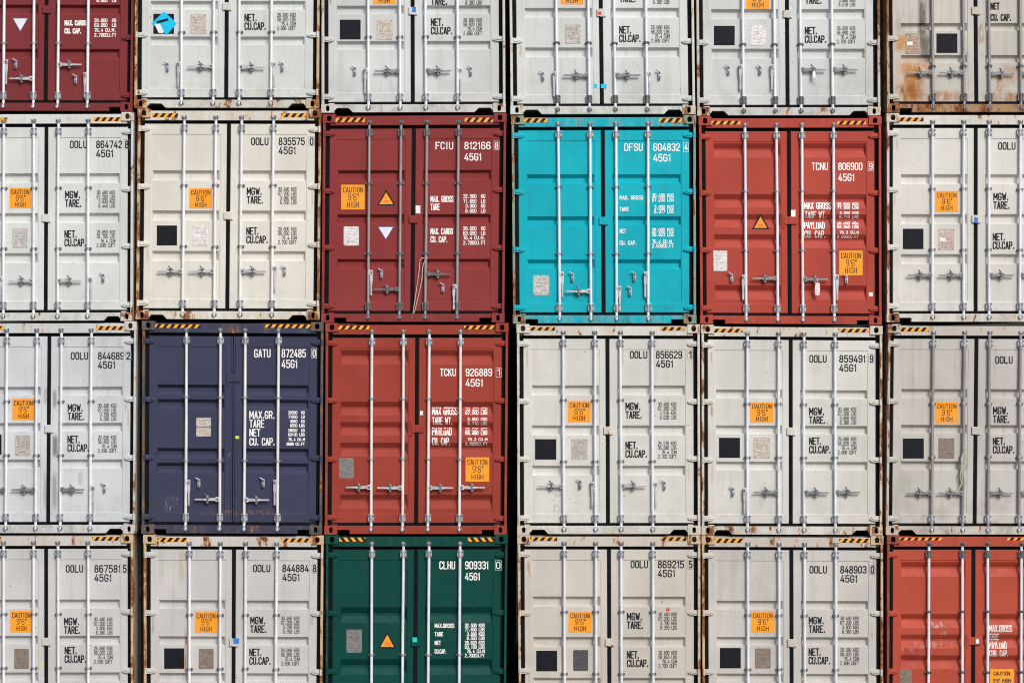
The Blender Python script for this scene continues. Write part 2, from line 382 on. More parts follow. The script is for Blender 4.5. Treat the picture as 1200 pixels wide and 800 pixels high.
def make_container(key, quad, col, typ, label, group=None, rods='blue', gear=(None, None), bars=STD, centre=.495, notch='trap',
                   post_rust=.5, door_rust=.06, dirt=.3, tan=.6, handles=(), catches=(), hazard=None, slant=1, items=(), texts=(),
                   stains=(), seed=1, railcol=None, rough=.5, lockv=(119.4, 128.2), postcol=None, hinge_col=None):
    (TL, TR, BR, BL) = quad
    bx, bz = (wx(BL[0]) + wx(BR[0])) / 2, min(wz(BL[1]), wz(BR[1]))
    root = bpy.data.objects.new('shipping_container', None); COL.objects.link(root)
    root.empty_display_size = .3; root.location = (bx, 0, bz)
    root['label'] = label; root['category'] = 'shipping container'
    if group: root['group'] = group
    def uvpx(U, V):
        a, b = U / CW, V / CH
        return ((TL[0] * (1 - a) + TR[0] * a) * (1 - b) + (BL[0] * (1 - a) + BR[0] * a) * b,
                (TL[1] * (1 - a) + TR[1] * a) * (1 - b) + (BL[1] * (1 - a) + BR[1] * a) * b)
    def M(U, V, y):
        px, py = uvpx(U, V); return (wx(px) - bx, y, wz(py) - bz)
    def inv(px, py):
        U, V = CW / 2, CH / 2
        for _ in range(6):
            x, y = uvpx(U, V)
            U += (px - x) * CW / ((TR[0] - TL[0] + BR[0] - BL[0]) / 2); V += (py - y) * CH / ((BL[1] - TL[1] + BR[1] - TR[1]) / 2)
        return U, V
    grooves, guides = TYPES[typ]; C0 = centre * CW
    stl = []
    for (px, py, hx, hy, c_, sg, ns, th) in stains:
        stl.append((wx(px) - bx, wz(py) - bz, hx * S, hy * S, c_, sg, ns, th))
    if sum(col) > 1.2:
        ra = random.Random(seed * 31 + 5)
        for _ in range(5):
            hh = ra.uniform(6, 18); U = ra.choice((10, 13, CW - 13, CW - 10)) + ra.uniform(-1, 1); V = ra.choice((26, 93, 160.5, 30, 96)) + hh * .9
            if _ > 2: U = ra.choice(bars) * CW + ra.uniform(-2, 2); V = ra.choice((27, 27, 222)) + (hh * .9 if _ != 4 else 10)
            px, py = uvpx(U, V); stl.append((wx(px) - bx, wz(py) - bz, ra.uniform(1.0, 2.2) * S, hh * S, ra.choice(((0.40, 0.23, 0.10), (0.45, 0.33, 0.2), (0.28, 0.13, 0.06))), ra.uniform(.35, .7), 10, .42))
    if sum(col) > 1.2: post_rust += .13; dirt *= 1.25
    door_m = paint(key + '_door_paint', col, seed, door_rust, dirt, stl, tan, rough)
    rail_m = paint(key + '_rail_paint', railcol or col, seed + 50, min(.8, door_rust + post_rust * .56), dirt * 2.1, (), tan)
    post_m = paint(key + '_frame_paint', postcol or col, seed + 100, post_rust, dirt * 1.2, (), tan * 1.2)
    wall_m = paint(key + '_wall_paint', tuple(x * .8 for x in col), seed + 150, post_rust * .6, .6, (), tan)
    hinge_m = paint(key + '_hinge_paint', hinge_col or col, seed + 200, post_rust * .55, dirt, (), tan)
    rod_m = RODS[rods]; gear_m = gear[0] or GEAR; han_m = gear[1] or HANDLE
    C = centre * CW
    mb = lambda: MB(M)
    rr = random.Random(seed)
    # ---- frame: castings, posts, header, sill
    for (u0, v0, top) in ((0, 0, 1), (CW - 15, 0, 1), (0, CH - 10.2, 0), (CW - 15, CH - 10.2, 0)):
        b = mb(); left = u0 == 0
        hw, hh = (2.75, 3.3) if top else (2.1, 3.4)
        cu = u0 + (7.6 if left else 7.4); cv = v0 + 5.1; N = 24; outer = []; inner = []; u1, v1 = u0 + 15, v0 + 10.2
        for i in range(N):
            a = 2 * pi * (i + .5) / N; dx, dy = cos(a), sin(a)
            t = min(((u1 - cu) if dx > 0 else (cu - u0)) / abs(dx) if abs(dx) > 1e-6 else 1e9,
                    ((v1 - cv) if dy > 0 else (cv - v0)) / abs(dy) if abs(dy) > 1e-6 else 1e9)
            outer.append((cu + dx * t, cv + dy * t))
            sx = abs(dx) ** .75 * (1 if dx > 0 else -1); sy = abs(dy) ** .75 * (1 if dy > 0 else -1)
            inner.append((cu + sx * hw, cv + sy * hh))
        cn = [(u0, v0), (u1, v0), (u1, v1), (u0, v1)]
        y0, y1, y2 = -.004, .025, .165
        p = [M(u, v, y0) for u, v in outer] + [M(u, v, y0) for u, v in inner] + [M(u, v, y1) for u, v in inner]
        f = []
        for i in range(N):
            j = (i + 1) % N; f += [(i, i + N, j + N, j), (i + N, i + 2 * N, j + 2 * N, j + N)]
        b.add(p, f)
        for (cu_, cv_) in cn:       # corner triangles of the front plate
            near = sorted(range(N), key=lambda i: (outer[i][0] - cu_) ** 2 + (outer[i][1] - cv_) ** 2)
            i, j = sorted(near[:2]);
            if j - i != 1: i, j = j, i
            b.add([M(*outer[i], y0), M(*outer[j], y0), M(cu_, cv_, y0)], [(0, 1, 2)])
        q = [M(u, v, y) for y in (y0, y2) for u, v in cn]
        b.add(q, [(0, 4, 5, 1), (1, 5, 6, 2), (2, 6, 7, 3), (3, 7, 4, 0), (4, 7, 6, 5)])
        b.build('corner_casting', post_m, root)
        b = mb(); b.box(u0, u1, v0, v1, 12.03, 12.192); b.build('corner_casting', post_m, root)
    for side in (0, 1):
        X = (lambda u: u) if side == 0 else (lambda u: CW - u)
        def bb(b, ua, ub, *r): b.box(min(X(ua), X(ub)), max(X(ua), X(ub)), *r)
        b = mb()
        bb(b, .35, 3.3, 10.2, CH - 10.2, 0.004, .15)
        bb(b, 3.3, 8.5, 10.2, CH - 10.2, .105, .15)
        b.build('corner_post', post_m, root, .004)
        b = mb(); bb(b, .35, 8, 10.2, CH - 10.2, 12.05, 12.18); b.build('corner_post', post_m, root)
        # corrugated side wall
        b = mb(); pr = []; y = .15; k = 0
        while y < 12.05:
            pr += [(y, 1.2), (min(y + .07, 12.05), 1.2), (min(y + .14, 12.05), 4.2), (min(y + .21, 12.05), 4.2)]; y += .28
        pts = []
        for (yy, u) in pr: pts += [M(X(u), 5, yy), M(X(u), CH - 12, yy)]
        b.add(pts, [(2 * i, 2 * i + 1, 2 * i + 3, 2 * i + 2) for i in range(len(pr) - 1)])
        bb(b, .6, 5.5, CH - 12, CH - 1.5, .165, 12.03); bb(b, .6, 5.0, .8, 5, .165, 12.03)
        b.build('side_wall', wall_m, root)
    b = mb(); b.box(5, CW - 5, 1.6, 4.2, .12, 12.1); b.build('roof', wall_m, root)
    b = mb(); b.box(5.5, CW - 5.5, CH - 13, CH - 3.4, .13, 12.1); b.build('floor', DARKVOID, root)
    b = mb(); b.box(8, CW - 8, 4.2, CH - 13, 12.08, 12.12); b.build('end_wall', wall_m, root)
    b = mb(); b.box(15, CW - 15, 2.3, 13.4, .012, .12); b.box(8.5, 15, 10.2, 13.4, .02, .12); b.box(CW - 15, CW - 8.5, 10.2, 13.4, .02, .12)
    b.build('header', rail_m, root, .005)
    hN = 5.2 if notch == 'trap' else 4.8
    if notch == 'trap':
        nl = [(15.6, CH - 2.6), (18, CH - .3 - hN), (31.5, CH - .3 - hN), (36.5, CH - .4)]
    else: nl = [(15.5, CH - .3 - hN), (29.5, CH - .3 - hN), (29.5, CH - .4)]
    poly = [(15, 235.2), (15, nl[0][1])] + nl + [(CW - u, v) for u, v in reversed(nl)] + [(CW - 15, nl[0][1]), (CW - 15, 235.2)]
    b = mb(); b.prism(poly, .010, .10)
    b.box(8.5, 15, 233.6, CH - 10.3, .02, .10); b.box(CW - 15, CW - 8.5, 233.6, CH - 10.3, .02, .10)
    b.build('sill', rail_m, root, .004)
    # ---- seals round the doors
    b = mb()
    b.box(3.4, CW - 3.4, 13.5, 17.2, .062, .10); b.box(3.4, CW - 3.4, 232.0, 235.1, .062, .10)
    b.box(3.4, 7.9, 17.2, 232.0, .066, .10); b.box(CW - 7.9, CW - 3.4, 17.2, 232.0, .066, .10)
    if typ != 'F': b.box(C - 2.2, C + 2.2, 17.2, 232.0, .052, .10)
    b.build('door_seal', GASKET, root, .004)
    if typ == 'F':
        b = mb(); b.box(C - 2.1, C - .5, 17.2, 232.0, .050, .10); b.box(C - .5, C + .4, 17.2, 232.0, .062, .10, 1); b.box(C + .4, C + 2.1, 17.2, 232.0, .048, .10); b.build('door_seal', [door_m, GASKET], root, .003)
    # ---- hazard strips on the header
    if hazard is None: hazard = [(17, 47, 5, 9.8), (CW - 47, CW - 17, 5, 9.8)]
    else:
        hz = []
        for (x0, x1, y0, y1) in hazard:
            U0, V0 = inv(x0, y0); U1, V1 = inv(x1, y1); hz.append((U0, U1, V0, V1))
        hazard = hz
    for (u0, u1, v0, v1) in hazard:
        b = mb(); b.box(u0, u1, v0, v1, .0098, .0115)
        h = v1 - v0; w_ = 4.1; u = u0 - w_ + rr.uniform(0, 3); sl_ = h * .75 * slant
        while u < u1 + h:
            # the yellow band between u and u + w_, leaning by sl_, clipped to the strip
            q = [(u + max(sl_, 0), v0), (u + w_ + max(sl_, 0), v0), (u + w_ + max(-sl_, 0), v1), (u + max(-sl_, 0), v1)]
            def clip(poly, lo, hi):
                for sgn, lim in ((1, lo), (-1, -hi)):
                    out = []
                    for i in range(len(poly)):
                        a, c_ = poly[i - 1], poly[i]; fa, fc = sgn * a[0] - lim, sgn * c_[0] - lim
                        if (fa >= 0) != (fc >= 0):
                            t = fa / (fa - fc); out.append((a[0] + (c_[0] - a[0]) * t, a[1] + (c_[1] - a[1]) * t))
                        if fc >= 0: out.append(c_)
                    poly = out
                    if not poly: return poly
                return poly
            q = clip(q, u0, u1)
            if len(q) >= 3: b.add([M(a, c_, .0092) for a, c_ in q], [tuple(reversed(range(len(q))))], 1)
            u += w_ * 2
        b.build('hazard_stripe', [HAZK, HAZY], root)
    # ---- doors
    doors = []
    for side in (0, 1):
        a0, a1 = (7.9, C - 2.2) if side == 0 else (C + 2.2, CW - 7.9)
        p0, p1 = (16.3, C - 9.2) if side == 0 else (C + 10, CW - 16.8)
        vt, vb, pt, pb = 17.2, 232.0, 29.2, 221.5
        b = mb()
        R = lambda u0, v0, u1, v1, y: [M(u0, v0, y), M(u1, v0, y), M(u1, v1, y), M(u0, v1, y)]
        e = .5
        ring = R(a0 + e, vt + e, a1 - e, vb - e, YF) + R(p0, pt, p1, pb, YF) + R(p0 + .7, pt + .7, p1 - .7, pb - .7, YP) + R(a0, vt, a1, vb, YF + .006) + R(a0, vt, a1, vb, .10)
        fs = []
        for i in range(4):
            j = (i + 1) % 4
            for (o1, o2) in ((0, 4), (4, 8)): fs.append((o1 + i, o2 + i, o2 + j, o1 + j))
            fs.append((12 + i, i, j, 12 + j)); fs.append((16 + i, 12 + i, 12 + j, 16 + j))
        b.add(ring, fs)
        P0, P1, T, B = p0 + .7, p1 - .7, pt + .7, pb - .7
        cur = T
        for (r0, h, s0, s1) in grooves:
            q0, q1 = P0 + .4, P1 - .4; r1 = r0 + h
            e0, e1 = (1.4, 3.4) if side == 0 else (1.5, 1.6)
            b.add(R(P0, cur, P1, r0, YP), [(0, 3, 2, 1)])
            b.add(R(P0, r0, q0, r1, YP), [(0, 3, 2, 1)]); b.add(R(q1, r0, P1, r1, YP), [(0, 3, 2, 1)])
            # small lip so that the folded edge is not perfectly sharp
            o_ = R(q0, r0, q1, r1, YP); m_ = R(q0 + .2, r0 + .35, q1 - .2, r1 - .35, YP + .004)
            i_ = R(q0 + e0, r0 + s0, q1 - e1, r1 - s1, YP + DEEP - .004); f_ = R(q0 + e0 + .3, r0 + s0 + .4, q1 - e1 - .3, r1 - s1 - .3, YP + DEEP)
            fs = [(12, 15, 14, 13)]
            for i in range(4):
                j = (i + 1) % 4
                for o1 in (0, 4, 8): fs.append((o1 + i, o1 + 4 + i, o1 + 4 + j, o1 + j))
            b.add(o_ + m_ + i_ + f_, fs); cur = r1
        b.add(R(P0, cur, P1, B, YP), [(0, 3, 2, 1)])
        d = b.build('door', door_m, root); doors.append(d)
        # hinges
        for hv in (23, 90, 157.5, 226):
            hb = mb(); X = (lambda u: u) if side == 0 else (lambda u: CW - u)
            hv += rr.uniform(-.5, .5)
            hb.cyl((X(2.3), hv - 3.6, .012), (X(2.3), hv + 3.6, .012), .017, 10)
            hb.prism([(X(2.5), hv - 3.0), (X(7.5), hv - 3.2), (X(12), hv - 2.2), (X(14.6), hv - .6), (X(14.8), hv + .9), (X(12.5), hv + 2.4), (X(7.5), hv + 3.2), (X(2.5), hv + 3.0)], .030, YF + .004)
            hb.prism([(X(4), hv - 1.6), (X(9), hv - 1.2), (X(12), hv - .3), (X(12), hv + .5), (X(9), hv + 1.2), (X(4), hv + 1.6)], .022, .031)
            hb.build('hinge', hinge_m, d, .004)
    # pull-over plate in the middle
    lv0, lv1 = lockv
    b = mb()
    if typ in ('E', 'F'):
        b.box(C - 6, C + 9, lv0, lv1, .036, YF + .002); b.box(C - 7.5, C - 5, lv0 - 4, lv1 + 4, .042, YF + .002)
        b.box(C - 1, C + 5, lv0 + 1, lv1 - 1, .030, .037)
    else:
        b.box(C - 4.5, C + 5, lv0, lv1, .030, YF - .003); b.box(C - 1, C + 6, lv1 - 1.2, lv1 + .6, .034, YF - .003)
    b.build('lock_plate', hinge_m, doors[1], .005)
    # ---- locking bars with their gear
    YR = .026
    for k in range(4):
        U = bars[k] * CW; d = doors[0] if k < 2 else doors[1]
        b = mb(); j0, j1, j2 = (rr.uniform(-.3, .3) for _ in range(3)); b.cyl((U + j0, 13.2, YR), (U + j1, 125, YR), .0205, 16); b.cyl((U + j1, 125, YR), (U + j2, 238, YR), .0205, 16)
        b.build('locking_bar', rod_m, d)
        for (va, vb_, cv, kv) in ((17.6, 27, 11.2, 8.9), (221.5, 232, 238.6, 240.4)):
            b = mb()
            b.prism([(U - 3.7, va + 1.4), (U - 2.4, va), (U + 2.4, va), (U + 3.7, va + 1.4), (U + 3.7, vb_ - 1.4), (U + 2.4, vb_), (U - 2.4, vb_), (U - 3.7, vb_ - 1.4)], .022, YF - .001, 0)
            b.cyl((U, va + .6, YR), (U, vb_ - .6, YR), .0265, 12)
            for su in (-2.2, 2.2):
                for sv in (va + 2, vb_ - 2): b.disc(U + su * 1.28, sv, .010, .023, .0115, 6, 1)
            b.build('bar_bracket', [gear_m, BOLT], d, .003)
            b = mb(); up = cv < 100
            b.cyl((U, cv + (2.6 if up else -2.6), YR), (U, cv - (.8 if up else -.8), YR), .022, 10)
            b.cyl((U - .2, cv, YR - .006), (U + .3, kv, YR - .012), .026, 8)
            b.box(U - 2.9, U - 1.4, min(cv, kv) - .9, max(cv, kv) + .9, .002, .02, 1)
            b.box(U + 1.3, U + 2.9, min(cv, kv) - 1.1, max(cv, kv) + .5, -.004, .02, 1)
            b.disc(U, kv, -.016, .01, .016, 8)
            b.build('bar_cam', [gear_m, GEARD], d, .003)
        for gv in guides:
            b = mb(); gv += rr.uniform(-.4, .4)
            b.prism([(U - 4, gv - .9), (U - 3, gv - 1.5), (U + 3, gv - 1.5), (U + 4, gv - .9), (U + 4, gv + .9), (U + 3, gv + 1.5), (U - 3, gv + 1.5), (U - 4, gv + .9)], .042, YF + .006)
            b.cyl((U, gv - 1.4, YR), (U, gv + 1.4, YR), .026, 12, 2)
            b.disc(U - 3, gv, .026, .044, .011, 7, 1); b.disc(U + 3, gv, .026, .044, .011, 7, 1)
            b.build('bar_guide', [GEARD, BOLT, gear_m], d)
        kind, side_, hy = handles[k]
        _, V = inv(600, hy) if False else inv(uvpx(U, 190)[0], hy)
        b = mb()
        if kind == 'H':
            s_ = side_
            b.box(min(U + s_ * .5, U + s_ * 5), max(U + s_ * .5, U + s_ * 5), V - 2.9, V + 2.6, .002, .044)
            pl = [(U + s_ * 4, V - 1.4), (U + s_ * 9, V - 1.9), (U + s_ * 17, V - 1.7), (U + s_ * 19, V - 1.0), (U + s_ * 29.5, V - .9), (U + s_ * 30, V + .1), (U + s_ * 29.5, V + .9), (U + s_ * 19, V + 1.0), (U + s_ * 17, V + 1.5), (U + s_ * 9, V + 1.7), (U + s_ * 4, V + 1.4)]
            b.prism(pl, .004, .018)
            b.disc(U + s_ * 2.5, V, -.002, .01, .016, 8, 1)
            b.build('handle', [han_m, BOLT], d, .003)
            b = mb(); uc = U + s_ * 14.5
            b.prism([(uc - 1.9, V - 3.2), (uc - .8, V - 4.4), (uc + .8, V - 4.4), (uc + 1.9, V - 3.2), (uc + 1.9, V + 3.4), (uc + .8, V + 4.9), (uc - .8, V + 4.9), (uc - 1.9, V + 3.4)], .024, .036)
            b.box(uc - 3.2, uc + 3.2, V - 2.1, V - 1.5, -.003, .030, 0); b.box(uc - 3.2, uc + 3.2, V + 1.3, V + 2.0, -.003, .030, 0); b.box(uc - .8, uc + .8, V - 2.4, V + 2.6, -.006, -.001, 0)
            b.disc(uc, V - 3.1, .0, .026, .014, 8, 2); b.disc(uc, V + 3.5, .004, .026, .014, 8, 2); b.disc(uc, V - 3.1, -.004, .002, .007, 6, 1); b.disc(uc, V + 3.5, .0, .006, .007, 6, 1)
            b.cyl((uc, V - 3, .01), (uc - 2.6, V - 6.2, .004), .010, 6)
            b.cyl((uc - 1.2, V, .036), (uc - 1.2, V, YP), .018, 8)
            b.build('handle_catch', [GEARD, BOLT, GEAR], d, .0015)
        else:
            s_ = side_; uo = U + s_ * 3.6
            b.box(min(U, uo + s_ * 1.6), max(U, uo + s_ * 1.9), V - 2.4, V + 2.6, .004, .044)
            b.prism([(uo - 1.5, V + 1.5), (uo + 1.5, V + 1.5), (uo + 1.8, V + 8), (uo + 1.1, V + 14), (uo + 1.1, V + 26.8), (uo, V + 27.9), (uo - 1.1, V + 26.8), (uo - 1.1, V + 14), (uo - 1.8, V + 8)], .012, .028)
            b.disc(uo, V + .4, -.002, .01, .015, 8, 1)
            b.build('handle', [HANDLE if kind == 'D' else han_m, BOLT], d, .003)
    for (cx_, cy_) in catches:
        U, V = inv(cx_, cy_); d = doors[0] if U < C else doors[1]
        b = mb()
        b.prism([(U - 1.8, V - 3.6), (U - .8, V - 5), (U + .8, V - 5), (U + 1.8, V - 3.6), (U + 1.8, V + 3.8), (U + .8, V + 5.2), (U - .8, V + 5.2), (U - 1.8, V + 3.8)], .030, .044)
        b.cyl((U - .2, V - 4.2, .026), (U - 4, V - 6.4, .02), .010, 6)
        b.disc(U, V - 3.0, .012, .032, .012, 8, 1); b.disc(U, V + 3.3, .014, .032, .012, 8, 1)
        b.box(U - .9, U + .9, V - .6, V + 1.4, .014, .032, 0)
        b.cyl((U, V, .044), (U, V, YP), .016, 8)
        b.build('handle_catch', [GEAR, BOLT], d, .002)
    # ---- lettering on the sheet, following the pressed grooves
    def depth(U, V):
        for (r0, h, s0, s1) in grooves:
            if r0 < V < r0 + h:
                t = min((V - r0) / s0, (r0 + h - V) / s1, 1.0); return YP + DEEP * max(0, t)
        return YP
    def Psurf(off):
        def P(px, py):
            U, V = inv(px, py); y = depth(U, V)
            if V < 29.2 or V > 221.5 or U > CW - 16.8 or U < 16.3: y = YF
            return (wx(px) - bx, y - off, wz(py) - bz)
        return P
    wavy = typ in ('E', 'F', 'N')
    groups = {}
    for t in texts:
        s_, x0, x1, y0, y1, sw, mat, nm = t[:8]; mono = t[8] if len(t) > 8 else False
        side = 0 if inv(x0, y0)[0] < C else 1
        grp = len(groups) if s_ != '[]' else len(groups) - 1
        b, ms = groups.setdefault((nm, side, grp), (mb(), []))
        if mat not in ms: ms.append(mat)
        mi = ms.index(mat)
        if s_ == '[]': put_frame(b, x0, x1, y0, y1, Psurf(.0022), sw, mi)
        else: put_text(b, s_, x0, x1, y0, y1, Psurf(.0026), sw, mi, mono, 2.2 if not mono else 1.7, .7 if wavy and sw < 2.5 else 0)
    for (nm, side, _g), (b, ms) in groups.items(): b.build(nm, ms, doors[side])
    # ---- plates, signs and stickers
    for it in items:
        kind, x0, x1, y0, y1 = it[:5]; Uc, Vc = inv((x0 + x1) / 2, (y0 + y1) / 2); d = doors[0] if Uc < C else doors[1]
        y = YP
        PM = lambda px, py, yy: (wx(px) - bx, yy, wz(py) - bz)
        b = MB(PM); xm, ym = (x0 + x1) / 2, (y0 + y1) / 2
        if kind == 'caution':
            b.box(x0, x1, y0, y1, y - .0022, y + .001)
            PF = lambda px, py: PM(px, py, y - .0028); H = y1 - y0; W = x1 - x0
            if len(it) > 5:
                put_text(b, 'CAUTION.', x0 + W * .15, x1 - W * .12, y0 + H * .10, y0 + H * .27, PF, .85, 1); put_text(b, '9\'6" HIGH', x0 + W * .14, x1 - W * .14, y0 + H * .40, y0 + H * .57, PF, .85, 1)
            else:
                put_text(b, 'CAUTION', x0 + W * .08, x1 - W * .08, y0 + H * .09, y0 + H * .32, PF, .75, 1)
                put_text(b, '9\'6"', x0 + W * .29, x1 - W * .25, y0 + H * .36, y0 + H * .64, PF, .74, 1, False, 1.9)
                put_text(b, 'HIGH', x0 + W * .25, x1 - W * .25, y0 + H * .69, y0 + H * .93, PF, .75, 1)
            b.build('caution_sign', [ORANGE, ORTEXT], d)
        elif kind == 'plate':
            c_ = .9; q = [(x0 + c_, y0), (xm - .8, y0), (xm, y0 + .5), (xm + .8, y0), (x1 - c_, y0), (x1, y0 + c_), (x1, y1 - c_), (x1 - c_, y1), (x0 + c_, y1), (x0, y1 - c_), (x0, ym + .5), (x0 + .5, ym), (x0, ym - .5), (x0, y0 + c_)]
            b.prism(q, y - .004, y + .001)
            for (a, c2) in ((x0 + 1.6, y0 + 1.6), (x1 - 1.6, y0 + 1.6), (x0 + 1.6, y1 - 1.6), (x1 - 1.6, y1 - 1.6)):
                b.cyl((a, c2, y - .004), (a, c2, y - .007), .0055, 6, 1)
            yy = y0 + 2.6
            while yy < y1 - 2.4:
                xx = x0 + 2.2 + rr.uniform(0, 1.2)
                while xx < x1 - 3:
                    l = rr.choice((1.2, 2, 3, 4.5)); xe = min(xx + l, x1 - 2)
                    if rr.random() < .8: b.box(xx, xe, yy, yy + .55, y - .0046, y - .0038, 3)
                    xx = xe + rr.uniform(.5, 1.4)
                yy += rr.choice((1.15, 1.3, 1.9))
            b.box(x0 + .9, x1 - .9, y0 + .75, y0 + 1.0, y - .0046, y - .0038, 3); b.box(x0 + .9, x1 - .9, y1 - 1.0, y1 - .75, y - .0046, y - .0038, 3)
            b.box(x0 + .75, x0 + 1.0, y0 + .9, y1 - .9, y - .0046, y - .0038, 3); b.box(x1 - 1.0, x1 - .75, y0 + .9, y1 - .9, y - .0046, y - .0038, 3)
            if len(it) > 6: b.box(x0 + 2, x0 + 8.5, ym - 2, ym + 2, y - .0062, y - .0038, 2)
            b.build('data_plate', [PLATES[it[5]], BOLT, STWHITE, PPRINT[it[5]]], d)
        elif kind == 'black':
            b.box(x0, x1, y0, y1, y - .0018, y + .001); b.build('black_patch', BLACKV, d)
        elif kind == 'sticker':
            b.box(x0, x1, y0, y1, it[6] - .002 if len(it) > 6 else y - .002, (it[6] if len(it) > 6 else y) + .001); b.build('sticker', it[5], d)
        elif kind == 'tri_up':
            b.prism([(xm, y0), (x1, y1), (x0, y1)], y - .002, y + .001, 0)
            k_ = 2.0; b.prism([(xm, y0 + k_ * 1.7), (x1 - k_ * 1.35, y1 - k_ * .75), (x0 + k_ * 1.35, y1 - k_ * .75)], y - .0032, y - .0022, 1)
            b.box(xm - 3.4, xm + 3.4, y1 - 5.6, y1 - 5.1, y - .0038, y - .0034, 2); b.box(xm - 3.0, xm + 3.0, y1 - 4.2, y1 - 3.7, y - .0038, y - .0034, 2)
            b.build('warning_sign', [ORTEXT if False else HAZK, ORANGE, STRED], d)
        elif kind == 'tri_down':
            b.prism([(xm, y1), (x0, y0), (x1, y0)], y - .002, y + .001, 0)
            b.prism([(xm, y1 - 1.9), (x0 + 1.6, y0 + .9), (x1 - 1.6, y0 + .9)], y - .0032, y - .0022, 1)
            for i in range(4):
                w2 = 5.6 - i * 1.4; b.box(xm - w2, xm + w2, y0 + 2.4 + i * 2.2, y0 + 3.3 + i * 2.2, y - .0038, y - .0034, 2)
            b.build('warning_sign', [TRIBLUE, STWHITE, PALEBLUE], d)
        elif kind == 'diamond':
            r = (x1 - x0) / 2
            def tri(pts, yy, mi): b.prism([(xm + a * r, ym + c2 * r) for a, c2 in pts], yy, y + .001 if mi == 0 else yy + .0008, mi)
            tri([(0, -.92), (1, 0), (.22, .88), (-.98, .02)], y - .0035, 0)
            tri([(-.62, -.16), (.30, -.40), (.36, -.22), (-.46, .02)], y - .0045, 1)
            tri([(-.70, .10), (-.32, .02), (-.02, .60), (-.10, .78), (-.42, .72)], y - .0045, 2)
            b.build('sticker', [STCYAN, BLACKV, STWHITE], d)
    return dict(root=root, inv=inv, C=C)

# ------------------------------------------------------------------ lettering templates
def small_rows(rows, xs, y0, pitch, h, w, mat, sw=.56):
    out = []
    for i, r in enumerate(rows):
        r = r.rjust(10) if len(r) <= 10 else r
        out.append((r, xs, xs + w, y0 + i * pitch, y0 + i * pitch + h, sw, mat, 'weight_figures', True))
    return out
def grey_texts(num, xo=None, yo=None, xn=None, xc=None, xm=None, ym=None, xt=None, yt=None, xs=None, a=(), c=(), ysm=None, yst=None, owner=True):
    t = []
    if xo is not None:
        t.append(('OOLU', xo, xo + 20.4, yo, yo + 8.9, 1.25, INK, 'owner_code'))
        if xn is not None:
            t.append((num[:6], xn, xn + 30.8, yo, yo + 8.9, 1.25, INK, 'serial_number'))
            t.append((num[6], xc + .5, xc + 4.9, yo, yo + 8.9, 1.3, INK, 'check_digit'))
            t.append(('[]', xc - .6, xc + 6, yo - 1, yo + 9.9, .35, LINE, 'check_digit'))
            t.append(('45G1', xn, xn + 20.2, yo + 10.7, yo + 19.5, 1.25, INK, 'size_code'))
    if xm is not None:
        t.append(('MGW.', xm, xm + 17.9, ym, ym + 9, 1.32, INK, 'weight_marking')); t.append(('TARE.', xm, xm + 19.3, ym + 10.1, ym + 19.1, 1.32, INK, 'weight_marking'))
    if xt is not None:
        t.append(('NET.', xt, xt + 14.6, yt, yt + 9, 1.32, INK, 'weight_marking')); t.append(('CU.CAP.', xt, xt + 25.4, yt + 10, yt + 19, 1.32, INK, 'weight_marking'))
    if xs is not None:
        if a: t += small_rows(a, xs, ym - .3 if ysm is None else ysm, 5.2, 4.5, 21.8, INKS)
        if c: t += small_rows(c, xs, yt - .2 if yst is None else yst, 5.2, 4.5, 21.8, INKS)
    return t
def KL(a, b, c, d): return ['%s KGS' % a, '%s LBS' % b, '%s KGS' % c, '%s LBS' % d]
def NC(a, b, c='76.4', d='2.696'): return ['%s KGS' % a, '%s LBS' % b, '%s CUM' % c, '%s CUFT' % d]
def idtext(owner, num, x0, x1, y0, y1, n0, n1, c0, c1, g1, gy0, gy1, mat=None):
    m = mat or WHITE
    return [(owner, x0, x1, y0, y1, 1.2, m, 'owner_code'), (num[:6], n0, n1, y0, y1, 1.2, m, 'serial_number'), (num[6], c0 + 1.0, c1 - 1.0, y0 + .6, y1 - .6, 1.05, m, 'check_digit'),
            ('[]', c0, c1, y0 - .8, y1 + .8, .34, m, 'check_digit'), ('45G1', n0, g1, gy0, gy1, 1.2, m, 'size_code')]
def rows(z, ox, oy, data, sw, mat, nm, mono=False, h=None):
    return [(s, ox + x0 / z, ox + x1 / z, oy + y0 / z, oy + y1 / z, sw, mat, nm, mono) for (s, x0, x1, y0, y1) in data]
def figs(z, ox, oy, x0, x1, data, mat, sw=.68):
    out = []
    for (s, y0, y1) in data:
        s = s.rjust(10); out.append((s, ox + x0 / z, ox + x1 / z, oy + y0 / z, oy + y1 / z, sw, mat, 'weight_figures', True))
    return out

H, D = 'H', 'D'
# grid of corner points measured on the wall (photo pixels on the end plane)
B1 = {1: (157, 130.2, 155.6, None), }
def quad(tl, tr, br, bl): return (tl, tr, br, bl)
def row1(xl_t, xl_b, xr_t, xr_b, yl, yr, h=241.5):
    # corner posts measured at y = 13 and at the foot; carried on straight up to the roof
    kl = (xl_t - xl_b) / (yl - 13); kr = (xr_t - xr_b) / (yr - 13)
    return ((xl_b + kl * h, yl - h), (xr_b + kr * h, yr - h), (xr_b, yr), (xl_b, yl))
def row4(tl, tr, xl_787, xr_787, h=249):
    kl = (xl_787 - tl[0]) / (787 - tl[1]); kr = (xr_787 - tr[0]) / (787 - tr[1])
    return (tl, tr, (tr[0] + kr * h, tr[1] + h), (tl[0] + kl * h, tl[1] + h))

GREY_A = (0.61, 0.645, 0.635); GREY_B = (0.59, 0.615, 0.615); GREY_W = (0.62, 0.62, 0.59); GREY_C = (0.57, 0.605, 0.635)
RUSTP = (0.56, 0.44, 0.30)
GG = 'pale grey containers in the wall of stacks'

